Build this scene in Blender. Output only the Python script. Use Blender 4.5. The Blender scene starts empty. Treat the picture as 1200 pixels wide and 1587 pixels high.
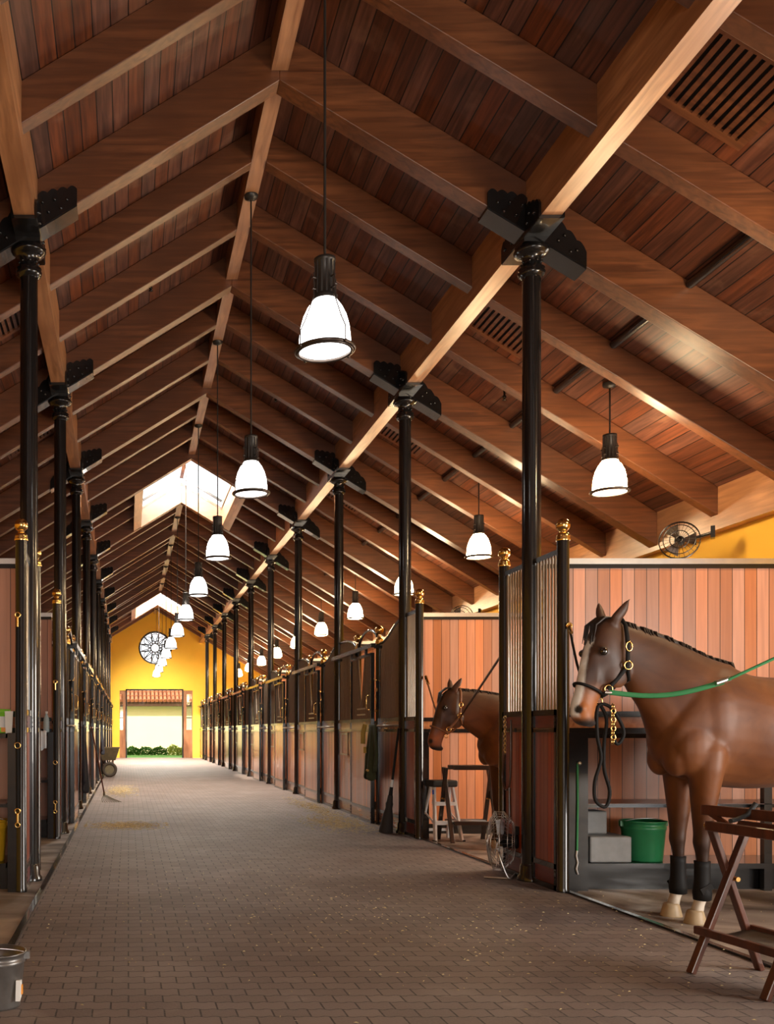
import bpy, math, random
from mathutils import Vector, Matrix
random.seed(7)
C = bpy.context.scene.collection
PI = math.pi
EYE = 1.224
# ------------------------------------------------------------------ camera
cam = bpy.data.cameras.new('camera'); camo = bpy.data.objects.new('camera', cam); C.objects.link(camo)
camo.location = (0, 0, EYE); camo.rotation_euler = (PI/2, 0, 0)
cam.sensor_fit = 'HORIZONTAL'; cam.sensor_width = 36; cam.lens = 1513/1200*36
cam.shift_x = (600-199)/1200; cam.shift_y = (1133-793.5)/1200
cam.clip_start = .05; cam.clip_end = 300
bpy.context.scene.camera = camo
# ------------------------------------------------------------------ world, sun, exposure
w = bpy.data.worlds.new('sky'); bpy.context.scene.world = w; w.use_nodes = True
w.node_tree.nodes['Background'].inputs[0].default_value = (.95, .97, 1, 1)
w.node_tree.nodes['Background'].inputs[1].default_value = 2.4
vs = bpy.context.scene.view_settings
vs.view_transform = 'Standard'; vs.look = 'None'; vs.exposure = 0.0; vs.gamma = 1; vs.use_curve_mapping = False
def lamp(name, kind, loc, direction, energy, color=(1, 1, 1), size=None, portal=False, angle=.01):
    l = bpy.data.lights.new(name, kind); l.energy = energy; l.color = color
    o = bpy.data.objects.new(name, l); C.objects.link(o); o.location = loc
    o.rotation_euler = Vector(direction).to_track_quat('-Z', 'Y').to_euler()
    if kind == 'AREA':
        l.shape = 'RECTANGLE'; l.size, l.size_y = size
        l.cycles.is_portal = portal
    if kind == 'SUN': l.angle = angle
    return o
lamp('sun', 'SUN', (0, 0, 20), (.30, .62, -.74), 8.5, (1, .93, .8), angle=.02)
# daylight at the openings of the building; those out of view are guessed
SKY1 = (18.98, 22.64); SKY2 = (37.28, 40.94)
lamp('entrance_daylight', 'AREA', (1.2, -6.2, 1.7), (0.0, 1, .0), 400, (1, .93, .85), (4.6, 3.0))
lamp('side_opening_daylight', 'AREA', (6.3, 3.0, 1.5), (-1, .22, -.02), 230, (1, .93, .84), (2.0, 1.6))
lamp('bay_fill_light', 'AREA', (6.7, 9.8, 1.75), (-1, 0, -.05), 150, (1, .9, .76), (1.6, 1.1))  # added lamp brightening the second right bay; the window it shines through is invented
lamp('skylight_daylight', 'AREA', (1.226, 20.8, 7.6), (0, 0, -1), 1700, (1, .93, .82), (1.9, 3.4))
lamp('far_skylight_daylight', 'AREA', (1.226, 39.1, 7.6), (0, 0, -1), 5200, (1, .93, .82), (1.9, 3.4))
# ------------------------------------------------------------------ constants
SP = 3.66; Y1 = 8.0
def YC(k): return Y1 + (k-1)*SP         # column k
YEND = 44.6; YST = -6.64
R = 1.226; M = .61; ZD = 6.90          # ridge x, slope, deck underside at ridge
def zdeck(x): return ZD - M*abs(x-R)
XR, XL = 3.305, -.815
XWR, XWL = 6.40, -3.95
# ------------------------------------------------------------------ materials
MATS = {}
class NT:
    def __init__(s, name):
        s.m = bpy.data.materials.new(name); s.m.use_nodes = True; s.t = s.m.node_tree
        s.b = s.t.nodes['Principled BSDF']; s.out = s.t.nodes['Material Output']
    def n(s, kind, **kw):
        nd = s.t.nodes.new(kind)
        for k, v in kw.items(): setattr(nd, k, v)
        return nd
    def l(s, a, b): s.t.links.new(a, b)
    def math(s, op, a, b=None, c=None):
        nd = s.n('ShaderNodeMath', operation=op)
        for i, v in enumerate((a, b, c)):
            if v is None: continue
            if isinstance(v, (int, float)): nd.inputs[i].default_value = v
            else: s.l(v, nd.inputs[i])
        return nd.outputs[0]
    def mix(s, f, a, b, mode='MIX'):
        nd = s.n('ShaderNodeMix', data_type='RGBA', blend_type=mode)
        for i, v in ((0, f), (6, a), (7, b)):
            if isinstance(v, (int, float)): nd.inputs[i].default_value = v
            elif isinstance(v, tuple): nd.inputs[i].default_value = (*v, 1)
            else: s.l(v, nd.inputs[i])
        return nd.outputs[2]
    def ramp(s, f, a, b):
        nd = s.n('ShaderNodeMapRange', clamp=True); s.l(f, nd.inputs[0]); nd.inputs[1].default_value = a; nd.inputs[2].default_value = b
        return nd.outputs[0]
    def bump(s, h, strength=.3, dist=.01):
        nd = s.n('ShaderNodeBump'); nd.inputs['Strength'].default_value = strength; nd.inputs['Distance'].default_value = dist
        s.l(h, nd.inputs['Height']); s.l(nd.outputs[0], s.b.inputs['Normal'])
    def coord(s, scale=(1, 1, 1)):
        tc = s.n('ShaderNodeTexCoord'); mp = s.n('ShaderNodeMapping'); mp.inputs['Scale'].default_value = scale
        s.l(tc.outputs['Object'], mp.inputs[0]); return mp.outputs[0], tc
    def noise(s, vec, scale=5, detail=3, dist=0):
        nd = s.n('ShaderNodeTexNoise'); nd.inputs['Scale'].default_value = scale; nd.inputs['Detail'].default_value = detail
        nd.inputs['Distortion'].default_value = dist; s.l(vec, nd.inputs['Vector']); return nd.outputs['Fac']
def simple(name, col, rough=.5, metal=0, spec=.5, emit=0, var=.12, nscale=14, bump=0, coat=0, alpha=1):
    t = NT(name); v, _ = t.coord(); f = t.noise(v, nscale, 4)
    lo = tuple(c*(1-var) for c in col); hi = tuple(min(1, c*(1+var)) for c in col)
    c = t.mix(f, lo, hi); t.l(c, t.b.inputs['Base Color'])
    t.b.inputs['Roughness'].default_value = rough; t.b.inputs['Metallic'].default_value = metal
    t.b.inputs['Specular IOR Level'].default_value = spec; t.b.inputs['Coat Weight'].default_value = coat
    if bump: t.bump(f, bump, .004)
    if emit:
        t.l(c, t.b.inputs['Emission Color']); t.b.inputs['Emission Strength'].default_value = emit
    if alpha < 1: t.b.inputs['Alpha'].default_value = alpha
    MATS[name] = t.m; return t.m
def wood(name, c1, c2, grain, rough=.45, dark=.75, coat=0):
    """plain timber; grain = axis index running along the grain"""
    t = NT(name); sc = [22, 22, 22]; sc[grain] = 1.6
    v, tc = t.coord(tuple(sc)); f = t.noise(v, 1, 5, .6)
    v2, _ = t.coord((.9, .9, .9)); g = t.noise(v2, 1.3, 3)
    c = t.mix(t.ramp(f, .32, .66), tuple(x*.72 for x in c1), tuple(min(1, x*1.12) for x in c2)); c = t.mix(t.ramp(g, .3, .75), c, tuple(x*dark for x in c1))
    t.l(c, t.b.inputs['Base Color']); t.b.inputs['Roughness'].default_value = rough
    t.b.inputs['Coat Weight'].default_value = coat; t.b.inputs['Coat Roughness'].default_value = .33 if name.startswith('beam') else .12; t.bump(f, .15, .003)
    MATS[name] = t.m; return t.m
def planks(name, c1, c2, across, along, width, groove=.03, rough=.45, stain=None, coat=0, gdark=.12):
    t = NT(name); tc = t.n('ShaderNodeTexCoord'); sx = t.n('ShaderNodeSeparateXYZ'); t.l(tc.outputs['Object'], sx.inputs[0])
    u = t.math('DIVIDE', sx.outputs[across], width); cell = t.math('FLOOR', u); fr = t.math('FRACT', u)
    oi = t.n('ShaderNodeObjectInfo'); cmb = t.n('ShaderNodeCombineXYZ'); t.l(cell, cmb.inputs[0]); t.l(oi.outputs['Random'], cmb.inputs[1])
    wn = t.n('ShaderNodeTexWhiteNoise', noise_dimensions='3D'); t.l(cmb.outputs[0], wn.inputs['Vector'])
    sc = [26, 26, 26]; sc[along] = 1.5
    mp = t.n('ShaderNodeMapping'); mp.inputs['Scale'].default_value = sc; t.l(tc.outputs['Object'], mp.inputs[0])
    t.l(wn.outputs['Color'], mp.inputs['Location']); f = t.noise(mp.outputs[0], 1, 5, .5)
    c = t.mix(t.ramp(f, .33, .66) if name == 'deck' else f, tuple(x*.85 for x in c1), tuple(min(1, x*1.05) for x in c2))
    hsv = t.n('ShaderNodeHueSaturation'); t.l(c, hsv.inputs['Color'])
    val = t.math('MULTIPLY_ADD', wn.outputs['Value'], .55, .72); t.l(val, hsv.inputs['Value'])
    sat = t.math('MULTIPLY_ADD', t.math('FRACT', t.math('MULTIPLY', wn.outputs['Value'], 7.3)), .3, .8); t.l(sat, hsv.inputs['Saturation'])
    c = hsv.outputs[0]
    if stain:
        v2, _ = t.coord((1.2, 1.2, 1.2)); n2 = t.noise(v2, 2.2, 6, .4)
        c = t.mix(t.math('MULTIPLY', t.ramp(n2, .58, .72), .45), c, stain)
    gm = t.math('LESS_THAN', t.math('MINIMUM', fr, t.math('SUBTRACT', 1, fr)), groove)
    c = t.mix(gm, c, tuple(x*gdark for x in c1))
    t.l(c, t.b.inputs['Base Color']); t.b.inputs['Roughness'].default_value = rough; t.b.inputs['Coat Weight'].default_value = coat
    t.b.inputs['Coat Roughness'].default_value = .2
    t.bump(t.math('SUBTRACT', t.math('MULTIPLY', f, .2), gm), .5, .006)
    MATS[name] = t.m; return t.m
planks('deck', (.085, .023, .010), (.17, .050, .020), 0, 1, .122, .035, .5, stain=(.28, .15, .095))
planks('partition_planks', (.50, .17, .07), (.68, .265, .12), 0, 2, .1, .028, .38, coat=.15, gdark=.12)
planks('front_planks', (.42, .11, .034), (.60, .19, .065), 1, 2, .07, .05, .3, coat=.6, gdark=.3)
planks('screen_planks', (.33, .055, .016), (.46, .095, .028), 1, 2, .07, .05, .38, coat=.15, gdark=.3)
wood('band_wood', (.45, .16, .06), (.6, .26, .11), 1, .25, coat=.9)
wood('dark_band_wood', (.16, .022, .016), (.22, .035, .022), 1, .35, coat=.3)
wood('beam_y', (.40, .17, .07), (.56, .28, .13), 1, .38, coat=.4)
wood('beam_x', (.12, .038, .013), (.215, .075, .027), 0, .4, coat=.3)
wood('stand_wood', (.06, .015, .007), (.12, .032, .012), 2, .35, coat=.3)
wood('door_wood', (.30, .12, .05), (.40, .18, .08), 2, .4)
simple('black_metal', (.012, .011, .011), .22, .3, .6, var=.3, coat=.4)
simple('black_matt', (.010, .009, .009), .6, spec=.2, var=.3)
simple('dark_metal', (.22, .21, .20), .35, .7, var=.4)
simple('rail_metal', (.03, .028, .026), .25, .6, coat=.4)
simple('bar_metal', (.30, .26, .22), .3, .9)
simple('dark_bar', (.20, .15, .11), .35, .8)
simple('steel', (.62, .6, .58), .28, 1)
simple('brass', (.83, .55, .2), .18, 1, var=.08)
simple('aluminium', (.85, .86, .88), .4, .2)
simple('dark_bronze', (.09, .07, .06), .35, .8)
simple('lamp_housing', (.045, .04, .036), .4, .5)
simple('yellow_wall', (.86, .50, .045), .8, var=.07, nscale=2.0)
simple('cream_wall', (.88, .78, .42), .85, var=.08, nscale=1.2)
simple('green_plastic', (.02, .18, .07), .3, var=.15)
simple('yellow_plastic', (.75, .42, .02), .35)
simple('grey_plastic', (.2, .2, .2), .5, var=.25)
simple('dark_rubber', (.03, .03, .03), .6)
simple('white_plastic', (.8, .8, .8), .4)
simple('paper', (.85, .85, .82), .7, var=.03)
simple('lime_plastic', (.25, .65, .05), .35)
simple('blue_mark', (.05, .12, .5), .5)
simple('orange_mark', (.8, .3, .03), .5)
simple('green_webbing', (.03, .22, .07), .6)
simple('dark_webbing', (.012, .010, .009), .65, spec=.15)
simple('leather', (.07, .03, .015), .4, coat=.2)
simple('tan_leather', (.22, .09, .035), .45)
simple('green_cloth', (.05, .06, .025), .85, var=.35, nscale=20)
simple('mustard_cloth', (.42, .26, .05), .85)
simple('dark_cloth', (.03, .035, .05), .85, var=.3)
simple('white_cloth', (.7, .75, .8), .85)
simple('canvas', (.13, .10, .075), .9, var=.3, nscale=40)
simple('hoof', (.42, .30, .17), .5, var=.3)
simple('mane_hair', (.022, .012, .008), .5, var=.4, nscale=60)
simple('horse_eye', (.01, .006, .004), .06, coat=1)
simple('bristle', (.03, .024, .02), .8)
simple('terracotta', (.36, .12, .045), .8, var=.7, nscale=3)
simple('grass', (.08, .22, .03), .9, var=.5, nscale=10)
simple('hedge_leaf', (.07, .19, .03), .8, var=.5, nscale=6)
simple('pale_leaf', (.45, .5, .12), .8, var=.4, nscale=6)
simple('straw', (.75, .60, .30), .8, var=.3)
simple('tyre', (.06, .045, .03), .7)
simple('rust_paint', (.16, .13, .07), .6, var=.4)
simple('lamp_glow', (1, .97, .92), .5, emit=6, var=0)
simple('lamp_glow_warm', (1, .74, .42), .5, emit=95, var=0)
# clear panes and skylight sheet
t = NT('pane'); g = t.n('ShaderNodeBsdfGlossy'); g.inputs['Roughness'].default_value = .05
tr = t.n('ShaderNodeBsdfTransparent'); mx = t.n('ShaderNodeMixShader'); mx.inputs[0].default_value = .1
t.l(tr.outputs[0], mx.inputs[1]); t.l(g.outputs[0], mx.inputs[2]); t.l(mx.outputs[0], t.out.inputs[0]); MATS['pane'] = t.m
t = NT('clear_plastic'); g = t.n('ShaderNodeBsdfDiffuse'); g.inputs[0].default_value = (.6, .75, .8, 1)
tr = t.n('ShaderNodeBsdfTransparent'); mx = t.n('ShaderNodeMixShader'); mx.inputs[0].default_value = .55
t.l(tr.outputs[0], mx.inputs[1]); t.l(g.outputs[0], mx.inputs[2]); t.l(mx.outputs[0], t.out.inputs[0]); MATS['clear_plastic'] = t.m
# pavers
t = NT('pavers'); v, tc = t.coord()
wob = t.n('ShaderNodeSeparateXYZ'); t.l(tc.outputs['Object'], wob.inputs[0])
sn = t.math('MULTIPLY', t.math('SINE', t.math('MULTIPLY', wob.outputs[0], 2*PI/.0785)), .006)
nn = t.math('MULTIPLY', t.math('SUBTRACT', t.noise(v, 9, 2), .5), .02)
cb = t.n('ShaderNodeCombineXYZ'); t.l(wob.outputs[0], cb.inputs[0]); t.l(t.math('ADD', t.math('ADD', wob.outputs[1], sn), nn), cb.inputs[1])
br = t.n('ShaderNodeTexBrick', offset=.5, offset_frequency=2); t.l(cb.outputs[0], br.inputs['Vector'])
br.inputs['Scale'].default_value = 1; br.inputs['Brick Width'].default_value = .157; br.inputs['Row Height'].default_value = .113
br.inputs['Mortar Size'].default_value = .0045; br.inputs['Mortar Smooth'].default_value = .3
br.inputs['Color1'].default_value = (.20, .155, .134, 1); br.inputs['Color2'].default_value = (.285, .225, .195, 1); br.inputs['Mortar'].default_value = (.012, .009, .009, 1)
big = t.noise(v, 1.1, 5); c = t.mix(t.ramp(big, .3, .8), br.outputs['Color'], (.62, .55, .5), 'MULTIPLY')
fine = t.noise(v, 90, 3); c = t.mix(t.math('MULTIPLY', t.ramp(fine, .35, .75), .5), c, (.26, .20, .17))
sp = t.noise(v, 26, 1); c = t.mix(t.ramp(sp, .80, .83), c, (.55, .45, .36))
du = t.noise(v, 3.2, 6, .6); c = t.mix(t.math('MULTIPLY', t.ramp(du, .60, .8), .4), c, (.40, .32, .27))
t.l(c, t.b.inputs['Base Color']); t.b.inputs['Roughness'].default_value = .62
h = t.math('ADD', t.math('MULTIPLY', br.outputs['Fac'], -1), t.math('MULTIPLY', fine, .25)); t.bump(h, .6, .006); MATS['pavers'] = t.m
# concrete
t = NT('concrete'); v, tc = t.coord(); a = t.noise(v, 1.6, 6, .8); b_ = t.noise(v, 22, 4)
c = t.mix(t.ramp(a, .38, .66), (.085, .055, .038), (.50, .41, .33)); c = t.mix(t.math('MULTIPLY', b_, .35), c, (.2, .15, .11))
t.l(c, t.b.inputs['Base Color']); t.l(t.ramp(a, .9, .2), t.b.inputs['Roughness']); t.bump(b_, .2, .004); MATS['concrete'] = t.m
# horse coat uses the colour attribute with the coat's own markings
t = NT('horse_coat'); at = t.n('ShaderNodeAttribute'); at.attribute_name = 'coat'; v, tc = t.coord()
f = t.noise(v, 4.5, 6, .8); f2 = t.noise(v, 120, 2); c = t.mix(t.ramp(f, .38, .66), at.outputs['Color'], (.62, .55, .48), 'MULTIPLY')
t.l(c, t.b.inputs['Base Color']); t.b.inputs['Roughness'].default_value = .5; t.b.inputs['Sheen Weight'].default_value = .05
t.b.inputs['Specular IOR Level'].default_value = .4; t.bump(f2, .08, .002); MATS['horse_coat'] = t.m
# ------------------------------------------------------------------ mesh builder
def smooth(pts, sub=5):
    P = [Vector(p) for p in pts]; out = []
    for i in range(len(P)-1):
        a, b, c, d = P[max(0, i-1)], P[i], P[i+1], P[min(len(P)-1, i+2)]
        for j in range(sub):
            t_ = j/sub; out.append(.5*((2*b)+(c-a)*t_+(2*a-5*b+4*c-d)*t_*t_+(3*b-a-3*c+d)*t_**3))
    return out+[P[-1]]
class MB:
    def __init__(s): s.v = []; s.f = []; s.s = []
    def add(s, vs, fs, smooth=False):
        o = len(s.v); s.v += [tuple(p) for p in vs]; s.f += [tuple(i+o for i in f) for f in fs]; s.s += [smooth]*len(fs); return s
    def box(s, x0, x1, y0, y1, z0, z1):
        x0, x1 = min(x0, x1), max(x0, x1); y0, y1 = min(y0, y1), max(y0, y1); z0, z1 = min(z0, z1), max(z0, z1)
        return s.add([(x0,y0,z0),(x1,y0,z0),(x1,y1,z0),(x0,y1,z0),(x0,y0,z1),(x1,y0,z1),(x1,y1,z1),(x0,y1,z1)],
                     [(0,3,2,1),(4,5,6,7),(0,1,5,4),(1,2,6,5),(2,3,7,6),(3,0,4,7)])
    def bar(s, a, b, wd, ht, up=(0, 0, 1)):
        a = Vector(a); b = Vector(b); d = (b-a).normalized(); sx = d.cross(Vector(up)).normalized()*wd/2; u = sx.cross(d).normalized()*ht/2
        p = [a-sx-u, a+sx-u, a+sx+u, a-sx+u, b-sx-u, b+sx-u, b+sx+u, b-sx+u]
        return s.add(p, [(0,1,2,3),(7,6,5,4),(0,4,5,1),(1,5,6,2),(2,6,7,3),(3,7,4,0)])
    def prism(s, poly, fn, a, b, smooth=False):
        """poly: 2-D outline; fn(u, v, w) -> xyz; extruded w from a to b"""
        n = len(poly); vs = [fn(u, v, a) for u, v in poly]+[fn(u, v, b) for u, v in poly]
        return s.add(vs, [tuple(range(n))[::-1], tuple(range(n, 2*n))]+[(i, (i+1) % n, n+(i+1) % n, n+i) for i in range(n)])
    def tube(s, pts, r, n=8, cap=True, closed=False, flat=1.0, upv=None):
        pts = [Vector(p) for p in pts]; m = len(pts); rr = r if isinstance(r, (list, tuple)) else [r]*m
        dirs = []
        for i in range(m):
            a = pts[(i-1) % m] if (closed or i > 0) else pts[i]; b = pts[(i+1) % m] if (closed or i < m-1) else pts[i]
            dirs.append((b-a).normalized() if (b-a).length > 1e-9 else Vector((0, 0, 1)))
        up = Vector(upv) if upv else (Vector((0, 0, 1)) if abs(dirs[0].z) < .9 else Vector((1, 0, 0)))
        vs = []
        x = dirs[0].cross(up).normalized()
        for i in range(m):
            if upv: x = dirs[i].cross(up).normalized()
            else: x = (x - dirs[i]*x.dot(dirs[i])).normalized()
            y = dirs[i].cross(x)
            for k in range(n):
                a = 2*PI*k/n; vs.append(pts[i]+x*math.cos(a)*rr[i]*flat+y*math.sin(a)*rr[i])
        fs = []
        for i in range(m if closed else m-1):
            j = (i+1) % m
            for k in range(n): fs.append((i*n+k, i*n+(k+1) % n, j*n+(k+1) % n, j*n+k))
        s.add(vs, fs, True)
        if cap and not closed:
            s.add(vs[:n], [tuple(range(n))[::-1]]); s.add(vs[-n:], [tuple(range(n))])
        return s
    def lathe(s, prof, c=(0, 0, 0), n=20, axis='z', smooth=True, flute=0, cap=True):
        vs = []; m = len(prof); c = Vector(c)
        for r, z in prof:
            for k in range(n):
                a = 2*PI*k/n; q = r*(1-flute*(k % 2)); p = (q*math.cos(a), q*math.sin(a), z)
                if axis == 'x': p = (p[2], p[0], p[1])
                elif axis == 'y': p = (p[0], p[2], p[1])
                vs.append(c+Vector(p))
        fs = [(i*n+k, i*n+(k+1) % n, (i+1)*n+(k+1) % n, (i+1)*n+k) for i in range(m-1) for k in range(n)]
        s.add(vs, fs, smooth)
        if cap:
            if prof[0][0] > 1e-4: s.add(vs[:n], [tuple(range(n))[::-1]])
            if prof[-1][0] > 1e-4: s.add(vs[-n:], [tuple(range(n))])
        return s
    def ball(s, c, r, n=10, sc=(1, 1, 1)):
        m = n//2+1; vs = []; c = Vector(c)
        for i in range(m+1):
            t_ = PI*i/m
            for k in range(n):
                a = 2*PI*k/n; vs.append(c+Vector((r*sc[0]*math.sin(t_)*math.cos(a), r*sc[1]*math.sin(t_)*math.sin(a), r*sc[2]*math.cos(t_))))
        return s.add(vs, [(i*n+k, (i+1)*n+k, (i+1)*n+(k+1) % n, i*n+(k+1) % n) for i in range(m) for k in range(n)], True)
    def ring(s, c, R_, r, n=24, k=8, axis='z', sc=1.0):
        c = Vector(c); pts = []
        for i in range(n):
            a = 2*PI*i/n; p = (R_*math.cos(a), R_*sc*math.sin(a), 0)
            if axis == 'x': p = (0, p[0], p[1])
            elif axis == 'y': p = (p[0], 0, p[1])
            pts.append(c+Vector(p))
        return s.tube(pts, r, k, closed=True)
    def build(s, name, mat, parent=None, loc=None, bevel=0):
        me = bpy.data.meshes.new(name); me.from_pydata(s.v, [], s.f); me.update()
        me.polygons.foreach_set('use_smooth', s.s)
        me.materials.append(MATS[mat] if isinstance(mat, str) else mat)
        o = bpy.data.objects.new(name, me); C.objects.link(o)
        if parent: o.parent = parent
        if loc: o.location = loc
        if bevel:
            b = o.modifiers.new('bevel', 'BEVEL'); b.width = bevel; b.segments = 2; b.limit_method = 'ANGLE'; b.angle_limit = .9
        return o
def tag(o, label=None, cat=None, group=None, kind=None):
    if label: o['label'] = label
    if cat: o['category'] = cat
    if group: o['group'] = group
    if kind: o['kind'] = kind
    return o
def thing(name, label, cat, loc=(0, 0, 0), rz=0, group=None):
    o = bpy.data.objects.new(name, None); C.objects.link(o); o.location = loc; o.rotation_euler = (0, 0, rz)
    o.empty_display_size = .1
    return tag(o, label, cat, group)
def struct(mb, name, mat, parent=None, bevel=0):
    o = mb.build(name, mat, parent, bevel=bevel)
    if not parent: o['kind'] = 'structure'
    return o
KIDS = {}
def dup(root, loc, label, rz=None):
    def rec(o, par):
        c = o.copy(); C.objects.link(c); c.parent = par
        for ch in [q for q in bpy.data.objects if q.parent == o]: rec(ch, c)
        return c
    r = root.copy(); C.objects.link(r); r.location = loc; r['label'] = label
    if rz is not None: r.rotation_euler = (0, 0, rz)
    for ch in list(root.children): rec(ch, r)
    return r
ORD = ['nearest', 'second', 'third', 'fourth', 'fifth', 'sixth', 'seventh', 'eighth', 'ninth', 'tenth', 'eleventh', 'twelfth', 'thirteenth']
# ================================================================== STRUCTURE
# floor
struct(MB().box(-.66, 3.34, YST, YEND+.3, -.06, 0), 'floor', 'pavers')
struct(MB().box(3.34, XWR, YST, YEND, -.06, .004), 'floor_right_bays', 'concrete')
struct(MB().box(XWL, -.66, YST, YEND, -.06, .004), 'floor_left_bays', 'concrete')
for i, x in enumerate((3.335, -.665)):
    struct(MB().box(x-.02, x+.02, YST, YEND-.02, .0, .014), 'trim_%d' % (i+1), 'rail_metal')
# roof deck, one mesh with openings for the two skylights
mb = MB()
HW = .93
def deck_piece(xa, xb, ya, yb):
    za, zb = zdeck(xa), zdeck(xb)
    mb.add([(xa,ya,za),(xb,ya,zb),(xb,yb,zb),(xa,yb,za),(xa,ya,za+.06),(xb,ya,zb+.06),(xb,yb,zb+.06),(xa,yb,za+.06)],
           [(0,3,2,1),(4,5,6,7),(0,1,5,4),(1,2,6,5),(2,3,7,6),(3,0,4,7)])
for s in (-1, 1):
    xo = R+s*(XWR-R+.5)
    for a, b in ((YST-.5, SKY1[0]+.09), (SKY1[1]-.09, SKY2[0]+.09), (SKY2[1]-.09, YEND+.4)): deck_piece(R, xo, a, b)
    for a, b in (SKY1, SKY2): deck_piece(R+s*HW, xo, a+.09, b-.09)
struct(mb, 'ceiling', 'deck')
# outer walls with wall plate
def side_wall(name, x, s):
    m = MB().box(x, x+s*.2, YST, YEND, 0, 3.62)
    struct(m, name, 'yellow_wall')
m = MB().box(XWR, XWR+.2, YST, 1.4, 0, 3.62).box(XWR, XWR+.2, 4.6, 8.95, 0, 3.62).box(XWR, XWR+.2, 10.65, YEND, 0, 3.62).box(XWR, XWR+.2, 8.95, 10.65, 0, 1.15).box(XWR, XWR+.2, 8.95, 10.65, 2.35, 3.62).box(XWR, XWR+.2, 1.4, 4.6, 2.9, 3.62)  # gap at the second bay is made up to let the added lamp in
struct(m, 'wall_right', 'yellow_wall')
side_wall('wall_left', XWL, -1)
for i, (x, s) in enumerate(((XWR, -1), (XWL, 1))):
    struct(MB().box(x, x+s*.13, YST, YEND, 3.37, zdeck(x+s*.13)-.002), 'trim_%d' % (i+3), 'beam_y')
# end wall with door opening and round window
import bmesh
def end_wall():
    bm = bmesh.new()
    dx0, dx1, dz = -.094, 2.49, 3.11
    out = [(XWL, 0), (-.40, 0), (-.40, 3.08), (dx0, 3.08), (dx0, dz), (dx1, dz), (dx1, 3.08), (2.94, 3.08), (2.94, 0), (XWR, 0), (XWR, zdeck(XWR)), (R, ZD), (XWL, zdeck(XWL))]
    vs = [bm.verts.new((x, YEND, z)) for x, z in out]
    ed = [bm.edges.new((vs[i], vs[(i+1) % len(vs)])) for i in range(len(vs))]
    n = 40; cv = [bm.verts.new((R+.76*math.cos(2*PI*i/n), YEND, 5.03+.76*math.sin(2*PI*i/n))) for i in range(n)]
    ed += [bm.edges.new((cv[i], cv[(i+1) % n])) for i in range(n)]
    bmesh.ops.triangle_fill(bm, use_beauty=True, use_dissolve=False, edges=ed)
    ex = bmesh.ops.extrude_face_region(bm, geom=bm.faces[:])
    bmesh.ops.translate(bm, vec=(0, .22, 0), verts=[g for g in ex['geom'] if isinstance(g, bmesh.types.BMVert)])
    bmesh.ops.recalc_face_normals(bm, faces=bm.faces[:])
    me = bpy.data.meshes.new('wall_back'); bm.to_mesh(me); bm.free(); me.materials.append(MATS['yellow_wall'])
    o = bpy.data.objects.new('wall_back', me); C.objects.link(o); o['kind'] = 'structure'
end_wall()
# wall behind the camera, with the entrance opening
m = MB().box(XWL, -1.1, YST-.2, YST, 0, 3.1).box(3.55, XWR, YST-.2, YST, 0, 3.1)
m.prism([(XWL, 3.1), (XWR, 3.1), (XWR, zdeck(XWR)), (R, ZD), (XWL, zdeck(XWL))], lambda u, v, q: (u, q, v), YST-.2, YST)
struct(m, 'wall_front', 'yellow_wall')
# round rose window
win = bpy.data.objects.new('window_1', None); C.objects.link(win); win['kind'] = 'structure'; win.location = (R, YEND+.1, 5.03)
m = MB().ring((0, 0, 0), .74, .06, 40, 8, 'y').ring((0, 0, 0), .2, .03, 24, 6, 'y')
for i in range(12):
    a = i*PI/6; m.tube([(.2*math.cos(a), 0, .2*math.sin(a)), (.72*math.cos(a+.26), 0, .72*math.sin(a+.26))], .022, 6)
    m.tube([(.2*math.cos(a), 0, .2*math.sin(a)), (.72*math.cos(a-.26), 0, .72*math.sin(a-.26))], .022, 6)
for i in range(8):
    a = i*PI/4; m.ring((.47*math.cos(a), 0, .47*math.sin(a)), .18, .02, 16, 6, 'y')
m.build('window_frame', 'rail_metal', win)
MB().lathe([(.74, .03), (.74, .035)], n=40, axis='y').build('window_pane', 'pane', win)
# far door: frame, two side leaves with lites
dr = bpy.data.objects.new('door_1', None); C.objects.link(dr); dr['kind'] = 'structure'; dr.location = (0, YEND, 0)
MB().box(-.12, -.06, -.03, .2, 0, 3.11).box(2.455, 2.515, -.03, .2, 0, 3.11).box(-.12, 2.515, -.03, .2, 3.08, 3.14).build('door_frame', 'rail_metal', dr)
for x0, x1 in ((-.40, -.12), (2.515, 2.94)):
    gx0, gx1 = (-.385, -.245) if x0 < 0 else (2.66, 2.90)
    m = MB().box(x0, gx0, .02, .1, 0, 3.08).box(gx1, x1, .02, .1, 0, 3.08).box(gx0, gx1, .02, .1, 0, 1.28).box(gx0, gx1, .02, .1, 2.92, 3.08)
    lf = m.build('door_leaf', 'door_wood', dr)
    g = MB()
    for z in (1.83, 2.37): g.box(gx0, gx1, .03, .09, z-.02, z+.02)
    g.build('glazing_bar', 'black_metal', lf)
    MB().box(gx0, gx1, .055, .065, 1.28, 2.92).build('door_pane', 'pane', lf)
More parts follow.
